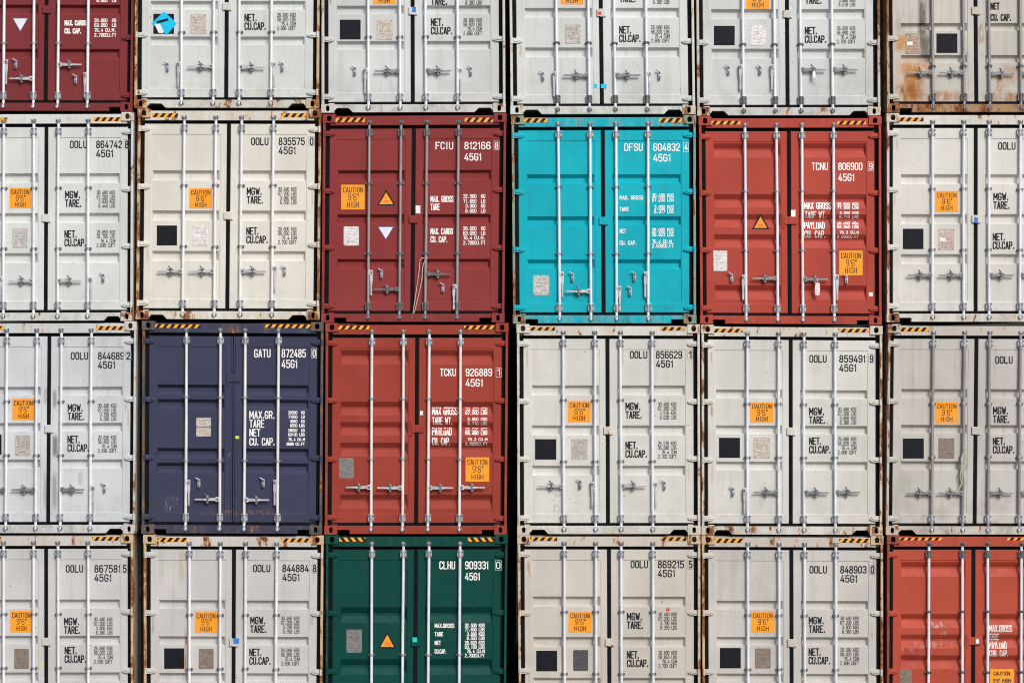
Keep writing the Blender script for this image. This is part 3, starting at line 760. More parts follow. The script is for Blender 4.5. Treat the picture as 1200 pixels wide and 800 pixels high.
# ---- top row
make_container('maroon', row1(-47, -48, 157, 155.6, 130, 130.3), (0.195, 0.033, 0.037), 'D',
    'dark maroon container at the upper left with a white downward triangle sign', rods='white', notch='rect', post_rust=.22, door_rust=.03, dirt=.25, tan=.2,
    handles=[(D, 1, 72), (H, -1, 92), (H, 1, 75.6), (D, -1, 87)], catches=[(18.5, 75), (88.7, 93)], seed=1,
    items=[('tri_down', 13.6, 32.9, 20.5, 37.3), ('plate', -28, -10, 22, 46, 'light')],
    texts=rows(5.715, 0, 0, [('MAX. CARGO', 429, 576, 133, 169), ('CU. CAP.', 429, 542, 186, 223)], 1.15, WHITE, 'weight_marking')
        + figs(5.715, 0, 0, 629, 776, [('8.600  LB', -12, 12), ('28.600  KG', 122, 147), ('63.050  LB', 154, 179), ('76.4 CU.M.', 187, 212), ('2.700CU.FT', 219, 245)], WHITE, .7))
make_container('grey_diamond', row1(157.9, 157.4, 374.9, 373.9, 126.5, 126.6), GREY_A, 'B',
    'pale grey container with a torn bright blue diamond sticker on its left door', group=GG, rods='white', post_rust=.62, door_rust=.05, dirt=.3, tan=.85, postcol=RUSTP,
    handles=[(D, -1, 74.5), (H, -1, 77.6), (H, 1, 78.6), (D, 1, 75)], catches=[(196.5, 78), (331, 78)], seed=2,
    items=[('black', 179.3, 203.5, 15.7, 39.3), ('diamond', 176.5, 207, 11.8, 42.2), ('plate', 223, 241.3, 16, 39.5, 'beige')],
    texts=grey_texts('', xt=286.1, yt=15.7, xs=324.6, c=NC('26.680', '58.820'), yst=14.8))
make_container('grey_patch_top', row1(376.6, 376.7, 592.2, 592.7, 132.1, 131.6), GREY_B, 'B',
    'pale grey container in the top row above the dark red container with the warning triangles', group=GG, rods='blue', gear=(None, HANDLED), post_rust=.36, dirt=.32, tan=.8,
    handles=[(D, -1, 82), (H, -1, 83), (H, 1, 83), (D, 1, 82)], catches=[(416, 83), (552, 83)], seed=3,
    items=[('black', 398, 422.4, 22.6, 45.8), ('plate', 441.4, 460.2, 22.8, 46, 'beige'), ('caution', 437, 463.4, -20, 4.6), ('sticker', 483, 487.5, 8, 14, STBLUE, .029)],
    texts=grey_texts('', xm=505, ym=-13.6, xt=504.8, yt=21, xs=543, a=KL('30.480', '67.200', '3.800', '8.380'), c=NC('26.680', '58.820'), ysm=-14.8))
make_container('grey_no_patch', row1(596.9, 598.2, 813.5, 815, 134, 133.8), GREY_A, 'A',
    'pale grey container above the turquoise one, the one with no black square', group=GG, rods='blue', gear=(GEARD, HANDLED), post_rust=.40, dirt=.32, tan=.7,
    handles=[(D, -1, 86), (H, -1, 88), (H, 1, 88), (D, 1, 86)], catches=[(636.5, 89), (773, 88)], seed=4,
    items=[('plate', 662, 680.6, 28, 50.8, 'mottled'), ('caution', 657, 683.8, -20, 4.8), ('sticker', 700.5, 705, 13.5, 17, STRED, .029), ('sticker', 696, 699.6, 98, 103, STCYAN, .0545), ('sticker', 704.2, 711, 98, 103, STCYAN, .050)],
    texts=grey_texts('', xm=726, ym=-16.8, xt=725.6, yt=30, xs=763, a=KL('30.480', '67.200', '3.800', '8.380'), c=NC('26.680', '58.820', '76.4', '2.695'), yst=29.2, ysm=-16))
make_container('grey_over_red', row1(815.7, 816.8, 1031.3, 1031.8, 135.5, 135.3), GREY_B, 'A',
    'pale grey container above the bright red one, both left door handles hanging down', group=GG, rods='blue', gear=(GEARD, HANDLED), post_rust=.55, dirt=.38, tan=.8,
    handles=[(D, -1, 78), (D, -1, 78), (H, 1, 81.6), (H, 1, 81.6)], catches=[(854, 82), (891, 82)], seed=5,
    items=[('black', 836.8, 861.2, 29.8, 52.6), ('plate', 879.6, 897.6, 29.4, 52.8, 'light'), ('caution', 874.4, 902, -15, 10)],
    texts=grey_texts('', xm=944, ym=-15, xt=943.4, yt=31, xs=981, a=KL('30.480', '67.200', '3.860', '8.510'), c=NC('26.620', '58.690', '76.4', '2.700'), yst=30.4, ysm=-13))
make_container('grey_rusty', row1(1038.2, 1039.3, 1251, 1252, 131.5, 131.5), (0.54, 0.53, 0.49), 'C',
    'pale container with big orange rust stains and soot at the upper right', group=GG, rods='steel', gear=(GEARD, HANDLED), post_rust=.78, door_rust=.2, dirt=.5, tan=.9, postcol=(0.45, 0.38, 0.27),
    handles=[(H, -1, 85), (H, -1, 85), (H, 1, 86), (H, 1, 86)], notch='rect', seed=6, railcol=(0.24, 0.14, 0.085),
    items=[('plate', 1061.3, 1078.4, 38.4, 62.5, 'rusty', 1), ('black', 1097.8, 1122.4, 38.8, 61.6)],
    stains=[(1073, 96, 29, 36, (0.50, 0.23, 0.06), .95, 6, .44), (1062, 110, 20, 14, (0.22, 0.08, 0.03), .8, 11, .48), (1100, 112, 40, 8, (0.34, 0.15, 0.06), .8, 8, .46), (1180, 113, 40, 8, (0.34, 0.15, 0.06), .8, 8, .48), (1070, 100, 17, 22, (0.30, 0.10, 0.03), .8, 9, .52), (1056, 50, 10, 13, (0.50, 0.25, 0.08), .9, 6, .44),
            (1082, 20, 8, 46, (0.07, 0.065, 0.06), .9, 5, .44), (1085, 55, 10, 22, (0.10, 0.09, 0.085), .8, 6, .46),
            (1060, 22, 16, 22, (0.25, 0.24, 0.22), .5, 7, .52), (1185, 88, 14, 16, (0.42, 0.2, 0.08), .7, 6, .48), (1150, 45, 5, 26, (0.3, 0.17, 0.09), .8, 9, .52),
            (1172, 98, 6, 16, (0.42, 0.19, 0.07), .85, 8, .47)],
    texts=rows(5.517, 1020, 0, [('NET', 779, 838, 14, 60), ('CU. CAP.', 779, 914, 87, 133)], 1.35, INK, 'weight_marking'))
# ---- second row
make_container('grey_864742', quad((-47, 131.6), (157, 131.2), (156, 375.5), (-48, 376)), GREY_A, 'A',
    'pale grey container numbered 864742 at the left edge under the dark maroon one', group=GG, rods='white', post_rust=.34, dirt=.22, tan=.8,
    handles=[(D, -1, 326), (H, -1, 328.6), (H, 1, 328.6), (D, 1, 327)], catches=[(121, 325)], seed=7,
    hazard=[(-22, 9.7, 137.8, 142.2), (110.5, 143.6, 137.3, 141.9)],
    items=[('plate', 14, 31.8, 266.7, 289.8, 'silver'), ('caution', 10.7, 35.7, 219.6, 243.6), ('black', -32, -9, 266.5, 290)],
    texts=grey_texts('8647428', 81.3, 164.3, 112.1, 145.6, 75.7, 223.1, 75, 269.3, 112.8, KL('30.480', '67.200', '3.830', '8.445'), NC('26.650', '58.755', '76.4', '2.695')))
make_container('grey_835575', quad((161.5, 127.3), (377, 127.5), (374.6, 374.4), (159.2, 373.7)), (0.675, 0.665, 0.61), 'A',
    'whitish container numbered 835575 with very rusty corner posts above the navy blue one', group=GG, rods='white', post_rust=.62, door_rust=.05, dirt=.22, tan=.9, postcol=RUSTP,
    handles=[(H, -1, 317.4), (H, -1, 317.4), (H, 1, 317.4), (D, 1, 314)], catches=[(333.7, 317)], seed=8,
    hazard=[(178.4, 208.6, 132.6, 137.3), (329.8, 359.5, 132.6, 137.3)],
    items=[('black', 183.3, 207, 263.7, 287.1), ('plate', 225.2, 243, 263.7, 287.4, 'light', 1), ('caution', 221.6, 248.2, 220.2, 243.9)],
    texts=grey_texts('8355750', 294, 160.7, 326.2, 362.3, 288.8, 219.2, 288.3, 265.7, 325.6, KL('30.480', '67.200', '3.880', '8.550'), NC('26.600', '58.650', '76.4', '2.700')))
make_container('dark_red', quad((378.5, 133.7), (593.7, 132.5), (591.2, 377), (376.5, 377)), (0.25, 0.040, 0.040), 'D',
    'dark red container numbered 812166 with orange and white triangle signs on its left door', rods='steel', gear=(GEARD, GEARD), notch='rect', post_rust=.26, door_rust=.03, dirt=.32, tan=.2,
    handles=[(D, 1, 318.5), (H, -1, 338.6), (H, 1, 320.8), (D, -1, 335)], catches=[(447, 320.5), (519, 337)], seed=9,
    hazard=[(393.4, 427.6, 138, 142.9), (544.6, 578, 138, 142.9)],
    items=[('caution', 399.6, 427.2, 216, 245), ('tri_up', 441.5, 463.3, 221.5, 240.3), ('plate', 402.5, 420.4, 264.8, 287.3, 'light'), ('tri_down', 441.9, 462, 264.8, 281), ('sticker', 487, 492.6, 240.4, 249.6, STWHITE, YF)],
    texts=idtext('FCIU', '8121668', 510.2, 531, 165.8, 174.6, 544, 574.9, 578.9, 584.9, 564.1, 179, 187.8)
        + rows(3.075, 370, 125, [('MAX. GROSS', 413, 496, 320, 343), ('TARE', 413, 447, 348, 372), ('MAX. CARGO', 413, 494, 436, 459), ('CU. CAP.', 413, 474, 465, 488)], 1.0, WHITE, 'weight_marking')
        + figs(3.075, 370, 125, 531, 611, [('32.500  KG', 314, 328), ('71.650  LB', 332, 346), ('3.900  KG', 349, 363), ('8.600  LB', 367, 381), ('28.600  KG', 430, 444), ('63.050  LB', 447, 461), ('76.4 CU.M.', 464, 478), ('2.700CU.FT', 482, 496)], WHITE))
make_container('turquoise', quad((599, 135.5), (815.6, 134.7), (816, 378.7), (601, 378.6)), (0.006, 0.41, 0.51), 'T',
    'bright turquoise container, the only one of that colour in the wall', rods='blue', notch='rect', post_rust=.60, door_rust=.07, dirt=.42, tan=.5, postcol=(0.16, 0.30, 0.27), rough=.40,
    handles=[(D, 1, 320.5), (H, -1, 341), (D, 1, 337), (D, -1, 320.5)], catches=[(671, 324.5), (738.7, 341), (743.6, 324)], seed=10,
    hazard=[(613.8, 641.3, 138.6, 143.5), (771.8, 799.3, 138.6, 143.5)],
    items=[('plate', 624.8, 643.6, 322, 345.2, 'silver')],
    texts=idtext('DFSU', '6048324', 731.7, 753.2, 167.5, 176.5, 765.5, 797, 801.2, 806.9, 786, 180, 189)
        + rows(3.02, 590, 125, [('MAX. GROSS', 411, 495, 313, 328), ('TARE', 411, 444, 354, 368), ('NET', 411, 434, 431, 446), ('CU. CAP.', 411, 471, 473, 488)], .75, WHITE, 'weight_marking')
        + figs(3.02, 590, 125, 526, 603, [('30.480 KGS', 306, 320), ('67.200 LBS', 321, 335), ('3.800 KGS', 347, 361), ('8.377 LBS', 362, 376), ('26.680 KGS', 428, 442), ('58.823 LBS', 444, 458), ('76.4 CU.M.', 469, 483), ('2.698CU.FT', 484, 498)], WHITE))
make_container('bright_red', quad((818.5, 136.5), (1032.7, 136), (1033.2, 380), (820.5, 379)), (0.41, 0.064, 0.046), 'E',
    'bright red container numbered 806900 with ribbed doors in the second row beside the turquoise one', rods='blue', gear=(GEAR, HANDLED), notch='rect', post_rust=.30, door_rust=.04, dirt=.3, tan=.2,
    handles=[(D, -1, 324), (H, -1, 326), (H, 1, 327), (D, 1, 324)], catches=[(857.5, 325), (992, 327)], seed=11, lockv=(118, 127),
    hazard=[(832.5, 867.6, 141.6, 145.9), (980.5, 1014.6, 141.6, 145.9)],
    items=[('caution', 983.8, 1011.3, 293.2, 322), ('tri_up', 881.3, 901.9, 250, 268), ('plate', 834.2, 852.4, 293.3, 317, 'light'), ('sticker', 926.6, 932.5, 245.5, 254.8, STWHITE, YF), ('sticker', 1018.5, 1023, 342, 346.5, STWHITE, YF)],
    texts=idtext('TCNU', '8069009', 951.4, 970.6, 190, 199, 982.5, 1011, 1017.4, 1023.8, 1001.5, 203, 211.9)
        + rows(3.02, 810, 125, [('MAX GROSS', 401, 497, 337, 362), ('TARE WT.', 403, 479, 368, 394), ('PAYLOAD', 401, 474, 406, 431), ('CU. CAP.', 401, 477, 437, 463)], 1.05, WHITE, 'weight_marking')
        + figs(3.02, 810, 125, 518, 594, [('32.500 KGS', 338, 349), ('71.650 LBS', 350, 361), ('3.950 KGS', 369, 380), ('8.710 LBS', 383, 394), ('28.550 KGS', 405, 416), ('62.940 LBS', 419, 430), ('76.3 CU.M', 438, 449), ('2.695CU.FT', 453, 464)], WHITE, .66))
make_container('grey_right_two', quad((1038.7, 132.5), (1251, 132.5), (1250.5, 377), (1038.8, 377)), (0.64, 0.635, 0.605), 'A',
    'off white container at the right edge directly under the rust stained one', group=GG, rods='blue', gear=(None, HANDLED), notch='rect', post_rust=.52, door_rust=.05, dirt=.28, tan=.8,
    handles=[(H, -1, 322), (H, -1, 322), (H, 1, 322), (H, 1, 322)], seed=12,
    hazard=[(1051.5, 1082, 137.6, 142.2), (1206, 1240, 137.6, 142.2)],
    items=[('black', 1058.4, 1082.6, 267.5, 291.4), ('plate', 1099.9, 1118.8, 267.5, 292.7, 'pink', 1), ('caution', 1096.2, 1123.4, 223.4, 248), ('sticker', 1141.5, 1146, 254.6, 260.5, STBLUE, .029)],
    texts=grey_texts('', 1170.2, 166.1, None, None, 1164.5, 225.4, 1163.8, 272.5))
# ---- third row
make_container('grey_844689', quad((-43.5, 376.5), (160.5, 376), (158.8, 624.2), (-45.2, 624.2)), GREY_C, 'B',
    'pale grey container numbered 844689 with scraped grey patches beside the middle seal', group=GG, rods='white', gear=(None, HANDLED), post_rust=.42, dirt=.34, tan=.8,
    handles=[(H, -1, 573), (H, -1, 573), (H, 1, 573), (D, 1, 571)], catches=[(122.5, 571)], seed=13,
    hazard=[(-28, 4.8, 381.6, 386.2), (113, 144.7, 381.6, 386.2)],
    items=[('plate', 17.2, 35.1, 509.5, 533.3, 'mottled'), ('caution', 13.9, 39.7, 466.7, 491.6), ('black', -24, 1.2, 508.5, 532)],
    stains=[(63.5, 467, 3.4, 14, (0.28, 0.28, 0.29), .9, 9, .30), (64, 522, 4.4, 17, (0.19, 0.19, 0.20), .95, 8, .30), (63.5, 575, 4.4, 28, (0.30, 0.30, 0.30), .9, 9, .38), (53, 575, 4, 28, (0.33, 0.33, 0.34), .85, 9, .38), (53, 463, 3.4, 13, (0.36, 0.36, 0.37), .8, 9, .36), (94, 560, 4, 10, (0.36, 0.33, 0.32), .7, 14, .5)],
    texts=grey_texts('8446892', 82.5, 412, 114.3, 147.4, 78.8, 472.7, 78.5, 509.8, 114.3, KL('30.480', '67.200', '3.790', '8.350'), NC('26.690', '58.850')))
make_container('navy', quad((166.7, 375.5), (379.5, 377), (377.5, 625.2), (166, 624.2)), (0.044, 0.051, 0.097), 'F',
    'navy blue container, the only dark blue one in the wall', rods='warm', gear=(GEAR, HANDLE), bars=WIDE, centre=.501, notch='rect', post_rust=.50, door_rust=.05, dirt=.35, tan=.25, postcol=(0.085, 0.075, 0.085),
    handles=[(D, 1, 564), (H, -1, 584.5), (H, 1, 585), (D, -1, 564)], catches=[(233, 565.5), (308.5, 565.5)], seed=14, lockv=(61.5, 70),
    hazard=[(182.2, 235.2, 379.3, 384), (311, 364.5, 379.3, 384)],
    items=[('plate', 229.6, 246.8, 488.7, 499.3, 'beige'), ('plate', 229.6, 246.8, 500, 510.9, 'beige'), ('sticker', 275.5, 280, 510.3, 513.6, STYEL, YF)],
    stains=[(200, 590, 14, 12, (0.32, 0.30, 0.30), .8, 26, .62), (196, 586, 12, 14, (0.30, 0.2, 0.16), .5, 34, .64), (268, 530, 5, 10, (0.4, 0.36, 0.34), .8, 40, .64), (283, 600, 60, 4, (0.25, 0.12, 0.06), .6, 20, .52)],
    texts=idtext('GATU', '8724850', 297.5, 316.8, 408.6, 418.4, 329.7, 358.2, 365.1, 370.9, 348.2, 421, 430.7)
        + rows(3.017, 155, 370, [('MAX.GR.', 413, 503, 335, 363), ('TARE', 413, 466, 366, 394), ('NET', 413, 452, 398, 425), ('CU. CAP.', 413, 503, 430, 457)], 1.2, WHITE, 'weight_marking')
        + figs(3.017, 155, 370, 544, 609, [('32500  KG', 335, 346), ('71650  LB', 350, 361), ('3880  KG', 366, 377), ('8550 LBS', 381, 392), ('28620  KG', 398, 409), ('63100 LBS', 413, 424), ('76.4 CU.M', 430, 441), ('2699 CU.FT', 446, 457)], WHITE, .66))
make_container('brick_red', quad((381.5, 378), (596, 378), (594, 625.2), (380.3, 625.2)), (0.315, 0.050, 0.035), 'E',
    'brick red container numbered 926889 with ribbed doors standing on the dark green one', rods='warm', gear=(GEAR, HANDLE), centre=.501, notch='rect', post_rust=.30, door_rust=.04, dirt=.32, tan=.2,
    handles=[(H, -1, 570.3), (H, -1, 571), (H, 1, 571), (H, 1, 570.6)], seed=15, lockv=(118, 127),
    hazard=[(396.5, 433, 381, 385.3), (543.8, 580.3, 381, 385.3)],
    items=[('caution', 545.5, 573.3, 535.2, 563.7), ('plate', 396.8, 414.4, 536, 559.8, 'grey'), ('sticker', 492, 495.6, 481, 485.8, STWHITE, YF)],
    texts=idtext('TCKU', '9268891', 515.4, 534.2, 431.2, 440.3, 545.5, 576.6, 581.2, 587.4, 565.7, 443.5, 452.5)
        + rows(3.02, 370, 370, [('MAX GROSS', 411, 502, 322, 349), ('TARE WT.', 411, 483, 357, 384), ('PAYLOAD', 411, 481, 394, 421), ('CU. CAP.', 411, 476, 429, 456)], 1.05, WHITE, 'weight_marking')
        + figs(3.02, 370, 370, 529, 607, [('30.480 KGS', 323, 335), ('67.200 LBS', 336, 348), ('3.950 KGS', 358, 370), ('8.710 LBS', 374, 385), ('26.530 KGS', 395, 407), ('58.490 LBS', 408, 420), ('76.3 CU.M', 430, 441), ('2.695CU.FT', 446, 457)], WHITE, .66))
make_container('grey_856629', quad((605.3, 379.2), (820.3, 379.5), (821, 625.3), (606.2, 625.3)), GREY_W, 'A',
    'cream grey container numbered 856629 directly under the turquoise one', group=GG, rods='blue', post_rust=.42, dirt=.24, tan=.8,
    handles=[(H, -1, 568.7), (D, -1, 566), (H, 1, 568.7), (D, 1, 566.5)], catches=[(680, 567), (779, 568)], seed=16,
    hazard=[(619.8, 650.3, 382.6, 387), (773.8, 802, 382.6, 387)],
    items=[('black', 627, 651.9, 514, 537.9), ('plate', 669.5, 688.7, 513.7, 537.9, 'mottled'), ('caution', 665.5, 692.3, 469.3, 494.2)],
    stains=[(652, 587, 10, 18, (0.28, 0.26, 0.23), .7, 26, .58), (632, 504, 16, 5, (0.72, 0.72, 0.70), .6, 9, .46)],
    texts=grey_texts('8566291', 738.3, 410.7, 768.8, 806.2, 733, 471, 733, 516.7, 771.1, KL('30.480', '67.200', '3.910', '8.620'), NC('26.570', '58.580', '76.4', '2.700')))
make_container('grey_859491', quad((821.6, 380), (1034, 381.5), (1034, 626.2), (822, 625.7)), GREY_W, 'B',
    'cream grey container numbered 859491 directly under the bright red one', group=GG, rods='blue', gear=(None, HANDLED), post_rust=.58, door_rust=.05, dirt=.28, tan=.85,
    handles=[(D, -1, 573.5), (H, -1, 576), (H, 1, 576.5), (H, 1, 576)], catches=[(859, 575.5)], seed=17,
    hazard=[(834.2, 870.3, 384.6, 389.2), (982.2, 1018, 384.6, 389.2)],
    items=[('black', 842.8, 867.3, 512.4, 535.9), ('plate', 883.2, 902.7, 512, 536.2, 'beige'), ('caution', 879.5, 906.7, 470.7, 494.8)],
    stains=[(850, 570, 10, 14, (0.74, 0.75, 0.76), .5, 12, .5), (893, 575, 8, 24, (0.42, 0.37, 0.3), .4, 9, .52)],
    texts=grey_texts('8594919', 948.7, 415.4, 983.8, 1018.9, 948.4, 477, 948.4, 511.7, 982.2, KL('30.480', '67.200', '3.800', '8.380'), NC('26.680', '58.820')))
make_container('grey_dusty', quad((1040.2, 379.2), (1251.5, 379.6), (1249, 626), (1037.8, 625.7)), (0.525, 0.51, 0.485), 'B',
    'dusty beige grey container with a ragged cloth strip hanging from a bar', group=GG, rods='steel', gear=(GEAR, HANDLED), post_rust=.52, door_rust=.08, dirt=.55, tan=.7,
    handles=[(H, -1, 577), (H, -1, 577), (H, 1, 577), (H, 1, 577)], seed=18,
    hazard=[(1053.8, 1088, 383.3, 387.9), (1206, 1240, 383.3, 387.9)],
    items=[('black', 1058.4, 1083, 513.2, 536.7), ('plate', 1100.2, 1118.8, 512.9, 536.7, 'brown'), ('caution', 1096.2, 1123.4, 470.4, 495.3)],
    stains=[(1060, 578, 12, 36, (0.34, 0.35, 0.28), .5, 7, .50), (1043, 592, 4.5, 3.5, (0.02, 0.34, 0.26), .95, 8, .35)],
    texts=grey_texts('', 1166.8, 416.7, None, None, 1164.2, 476, 1163.9, 511.9))
# ---- lowest row
G4 = [(H, -1, 816), (H, -1, 816), (H, 1, 816), (D, 1, 814)]
make_container('grey_867581', row4((-47.5, 625.2), (156.5, 625), -47.4, 156.7), (0.54, 0.545, 0.545), 'B',
    'grey container numbered 867581 at the lower left corner', group=GG, rods='white', post_rust=.62, dirt=.26, tan=.9, postcol=RUSTP,
    handles=G4, catches=[(121, 815)], seed=19, hazard=[(-30, 2.3, 628.4, 632.8), (108.3, 141, 628.2, 632.6)],
    items=[('plate', 16.2, 33.3, 759.6, 783, 'brown'), ('caution', 11.6, 37, 715.2, 740.2), ('black', -26, -3, 759, 783), ('sticker', 47, 49.8, 776.5, 781, STYEL, YF)],
    texts=grey_texts('8675815', 76.6, 661.3, 110.1, 143.2, 74.5, 723, 75.2, 757, 109.7, KL('30.480', '67.200', '3.800', '8.380'), NC('26.680', '58.820')))
make_container('grey_844884', row4((168.2, 625.5), (379.7, 626.5), 168.4, 378.2), (0.55, 0.545, 0.535), 'B',
    'grey container numbered 844884 with a thin rust run on its left door', group=GG, rods='white', gear=(None, None), centre=.50, post_rust=.58, door_rust=.05, dirt=.3, tan=.9, postcol=RUSTP,
    handles=G4, catches=[(334, 815)], seed=20, hazard=[(185, 219.3, 628.9, 634), (329.5, 364.2, 629.6, 634.4)],
    items=[('black', 192, 215.6, 759, 783), ('plate', 232.7, 250, 759.5, 783.2, 'brown'), ('caution', 228, 254.2, 716, 741), ('sticker', 273.5, 280, 747, 753, STBLUE, .029)],
    stains=[(217, 765, 1.8, 36, (0.42, 0.20, 0.07), .9, 10, .36), (212, 660, 5, 30, (0.45, 0.33, 0.2), .45, 12, .42), (188, 660, 5, 34, (0.45, 0.36, 0.24), .35, 10, .42)],
    texts=grey_texts('8448848', 296.2, 660.8, 330.7, 365.8, 293, 721.8, 291.8, 759.2, 329, KL('30.480', '67.200', '3.790', '8.350'), NC('26.690', '58.850')))
make_container('dark_green', row4((381.7, 626.2), (595.2, 625.7), 381.3, 593.6), (0.002, 0.058, 0.047), 'N',
    'dark green container, the only green one in the wall', rods='blue', notch='rect', post_rust=.28, door_rust=.03, dirt=.25, tan=.2,
    handles=G4, catches=[(545, 815)], seed=21, slant=-1, hazard=[(397.7, 428.3, 628.9, 633.5), (548.3, 579.5, 628.9, 633.5)],
    items=[('plate', 405.8, 423.9, 737, 764, 'grey'), ('tri_up', 443, 464.3, 739.6, 758.9), ('sticker', 483.4, 488.6, 746, 751.4, STTEAL, .029)],
    texts=idtext('CLHU', '9093310', 514.7, 533.2, 657, 666.4, 544.8, 572.3, 580.3, 587.4, 562.4, 670.4, 679.4)
        + rows(4.325, 370, 615, [('MAX.GROSS', 602, 702, 497, 519), ('TARE', 602, 646, 540, 562), ('NET', 602, 634, 584, 606), ('CU.CAP.', 602, 661, 627, 650)], .8, WHITE, 'weight_marking')
        + figs(4.325, 370, 615, 755, 856, [('32.500 KGS', 497, 516), ('71.650 LBS', 518, 537), ('3.880 KGS', 541, 560), ('8.550 LBS', 562, 581), ('28.620 KGS', 585, 604), ('63.100 LBS', 607, 625), ('76.4 CU.M', 628, 647), ('2.700CU.FT', 650, 669)], WHITE, .7))
make_container('grey_869215', row4((606.3, 625.7), (821, 626), 607.3, 821), (0.545, 0.52, 0.47), 'A',
    'beige grey container numbered 869215 with a tiny red sticker on its right door', group=GG, rods='blue', centre=.4995, post_rust=.52, dirt=.24, tan=.85,
    handles=G4, catches=[(779, 815)], seed=22, hazard=[(621.2, 652.9, 628.4, 633), (774, 804.6, 628.4, 633)],
    items=[('black', 628.4, 652.9, 761.8, 785.9), ('plate', 671.8, 689.2, 761, 785.3, 'dark'), ('caution', 666.3, 693.4, 716, 740.5), ('sticker', 780.8, 784.9, 711.9, 715.6, STRED)],
    texts=grey_texts('8692155', 739.1, 656.2, 771, 806.8, 734.7, 717.2, 734.7, 762, 771.7, KL('30.480', '67.200', '3.790', '8.355'), NC('26.690', '58.845', '76.4', '2.700')))
make_container('grey_848903', row4((822, 626.3), (1035, 627), 822.7, 1035), (0.53, 0.515, 0.49), 'B',
    'beige grey container numbered 848903 beside the scrawled red container', group=GG, rods='blue', post_rust=.60, door_rust=.05, dirt=.28, tan=.9, postcol=RUSTP,
    handles=G4, catches=[(992, 815)], seed=23, hazard=[(836, 870, 630, 635.2), (983.4, 1018.8, 630, 635.2)],
    items=[('black', 843.8, 868.3, 758.6, 782.4), ('plate', 885, 903.4, 759, 782.3, 'brown'), ('caution', 880.5, 907.8, 715.8, 740.5)],
    texts=grey_texts('8489030', 949, 662.4, 985, 1020, 948, 721.8, 947.8, 758.8, 985, KL('30.480', '67.200', '3.800', '8.380'), NC('26.680', '58.820')))
make_container('salmon_red', row4((1039, 626), (1250, 626), 1038.6, 1249.6), (0.43, 0.074, 0.046), 'E',
    'faded red container in the lower right corner with white scrawls on its left door', rods='blue', gear=(GEARD, HANDLED), bars=(.234, .4215, .5615, .749), centre=.484, post_rust=.45, door_rust=.06, dirt=.42, tan=.2, postcol=(0.24, 0.06, 0.045),
    handles=G4, catches=[(1215, 815)], seed=24, lockv=(118, 127), hazard=[(1052, 1103.3, 628.9, 632.2), (1180, 1215, 628.9, 632.2)],
    items=[('plate', 1050.8, 1068.6, 783.9, 808, 'brown'), ('caution', 1160.4, 1188.9, 783.4, 811, 1), ('sticker', 1143.6, 1147.2, 748, 753, STWHITE, .029)],
    stains=[(1098, 732, 15, 5, (0.72, 0.62, 0.60), .8, 24, .58), (1098, 742, 18, 5, (0.62, 0.45, 0.42), .6, 24, .58), (1095, 755, 28, 5, (0.70, 0.55, 0.52), .65, 26, .58), (1064, 762, 14, 4, (0.66, 0.5, 0.47), .5, 30, .6),
            (1100, 742, 18, 22, (0.16, 0.07, 0.05), .45, 6, .5), (1066, 770, 20, 16, (0.28, 0.035, 0.03), .5, 5, .48)],
    texts=rows(4.322, 1020, 615, [('MAX.GROSS', 603, 721, 505, 540), ('TARE', 603, 655, 548, 583), ('PAYLOAD', 603, 694, 590, 625), ('CUB. CAP.', 603, 700, 631, 665)], 1.1, WORN, 'weight_marking'))

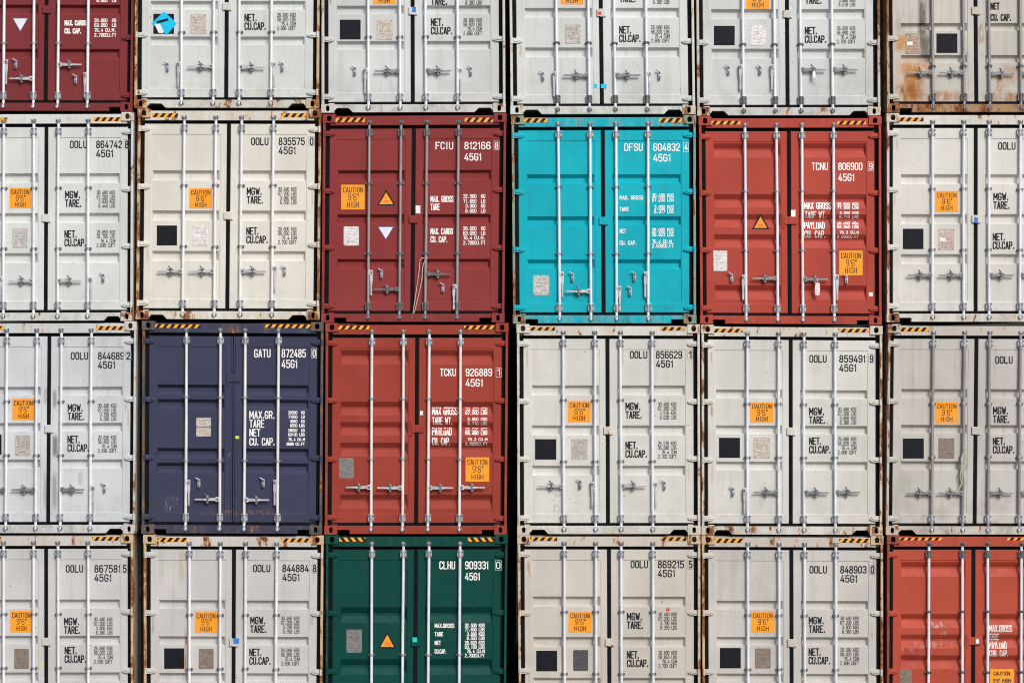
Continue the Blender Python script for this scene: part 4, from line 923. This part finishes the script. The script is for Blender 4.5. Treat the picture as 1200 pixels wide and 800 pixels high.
# ------------------------------------------------------------------ loose things tied to the doors
def loose(name, label, cat, origin, build, mats):
    ox, oy, oz = origin
    PM = lambda px, py, y: (wx(px) - ox, y - oy, wz(py) - oz)
    b = MB(PM); build(b)
    o = b.build(name, mats, None); o.location = origin; o['label'] = label; o['category'] = cat
def f_string(b):
    for pts in ([(499, 302), (494, 302.2), (492, 306), (491, 318), (489, 332), (487, 346), (484, 366), (483.5, 371)],
                [(498, 304), (495.5, 312), (494.5, 326), (492.5, 337), (490, 347), (487.5, 358), (485.5, 366)]):
        b.tube([(x, y, .018 - .004 * (i % 2)) for i, (x, y) in enumerate(pts)], .0055, 6)
    b.tube([(498.6, 301, .0), (501.2, 302.4, .02), (498.6, 304, .045)], .006, 6)
loose('string', 'thin pale string tied to a bar of the dark red container', 'string', (wx(492), .01, wz(371)), f_string, TWINE)
def f_tag(b):
    b.tube([(957.5, 326, .0), (957.2, 331, -.006)], .004, 6)
    for (a, c, y) in ((955, 958, -.008), (957, 960, -.012)):
        b.prism([(a + .6, 331), (c, 331), (c + .7, 339), (c - .2, 345), (a + .4, 346), (a - .6, 338)], y, y + .0015)
loose('seal_tag', 'whitish plastic seal tag hanging from a handle of the bright red container', 'tag', (wx(957), 0, wz(346)), f_tag, FILM)
def f_tag2(b):
    b.prism([(952, 84), (955, 83.6), (955.6, 89), (954, 92), (951.8, 90)], -.010, -.0085)
    b.tube([(954.5, 90, -.008), (958, 96, .01)], .0035, 6)
loose('seal_tag', 'small white seal tag on a handle of the container above the bright red one', 'tag', (wx(953), 0, wz(92)), f_tag2, STWHITE)
def f_rag(b):
    rnd = random.Random(4)
    for (pts, w0) in (([(1130.5, 526), (1129, 532), (1127.2, 540), (1127.5, 552), (1127, 564), (1124, 571), (1119, 576)], 1.5),
                      ([(1131, 527), (1131.5, 535), (1130, 545), (1129, 556), (1130.5, 566), (1129.4, 572)], 1.7),
                      ([(1129, 529), (1126, 536), (1127, 547), (1124.5, 556), (1125.5, 563)], 1.1)):
        ps = []; n = len(pts)
        for i, (x, y) in enumerate(pts):
            w_ = w0 * (1 - .55 * i / n) + rnd.uniform(-.2, .2); dy = .006 * sin(i * 1.9)
            ps += [b.M(x - w_, y, -.004 + dy), b.M(x, y + .4, -.014 + dy), b.M(x + w_, y, -.003 + dy)]
        for i in range(n - 1):
            k = 3 * i; b.add(ps[k:k + 6], [(0, 3, 4, 1), (1, 4, 5, 2)], 0, True)
    b.cyl((1130.2, 524.5, .026), (1130.2, 529.5, .026), .030, 10)
loose('cloth_strip', 'ragged pale cloth strip knotted round a bar of the dusty grey container', 'cloth', (wx(1128), 0, wz(576)), f_rag, RAG)
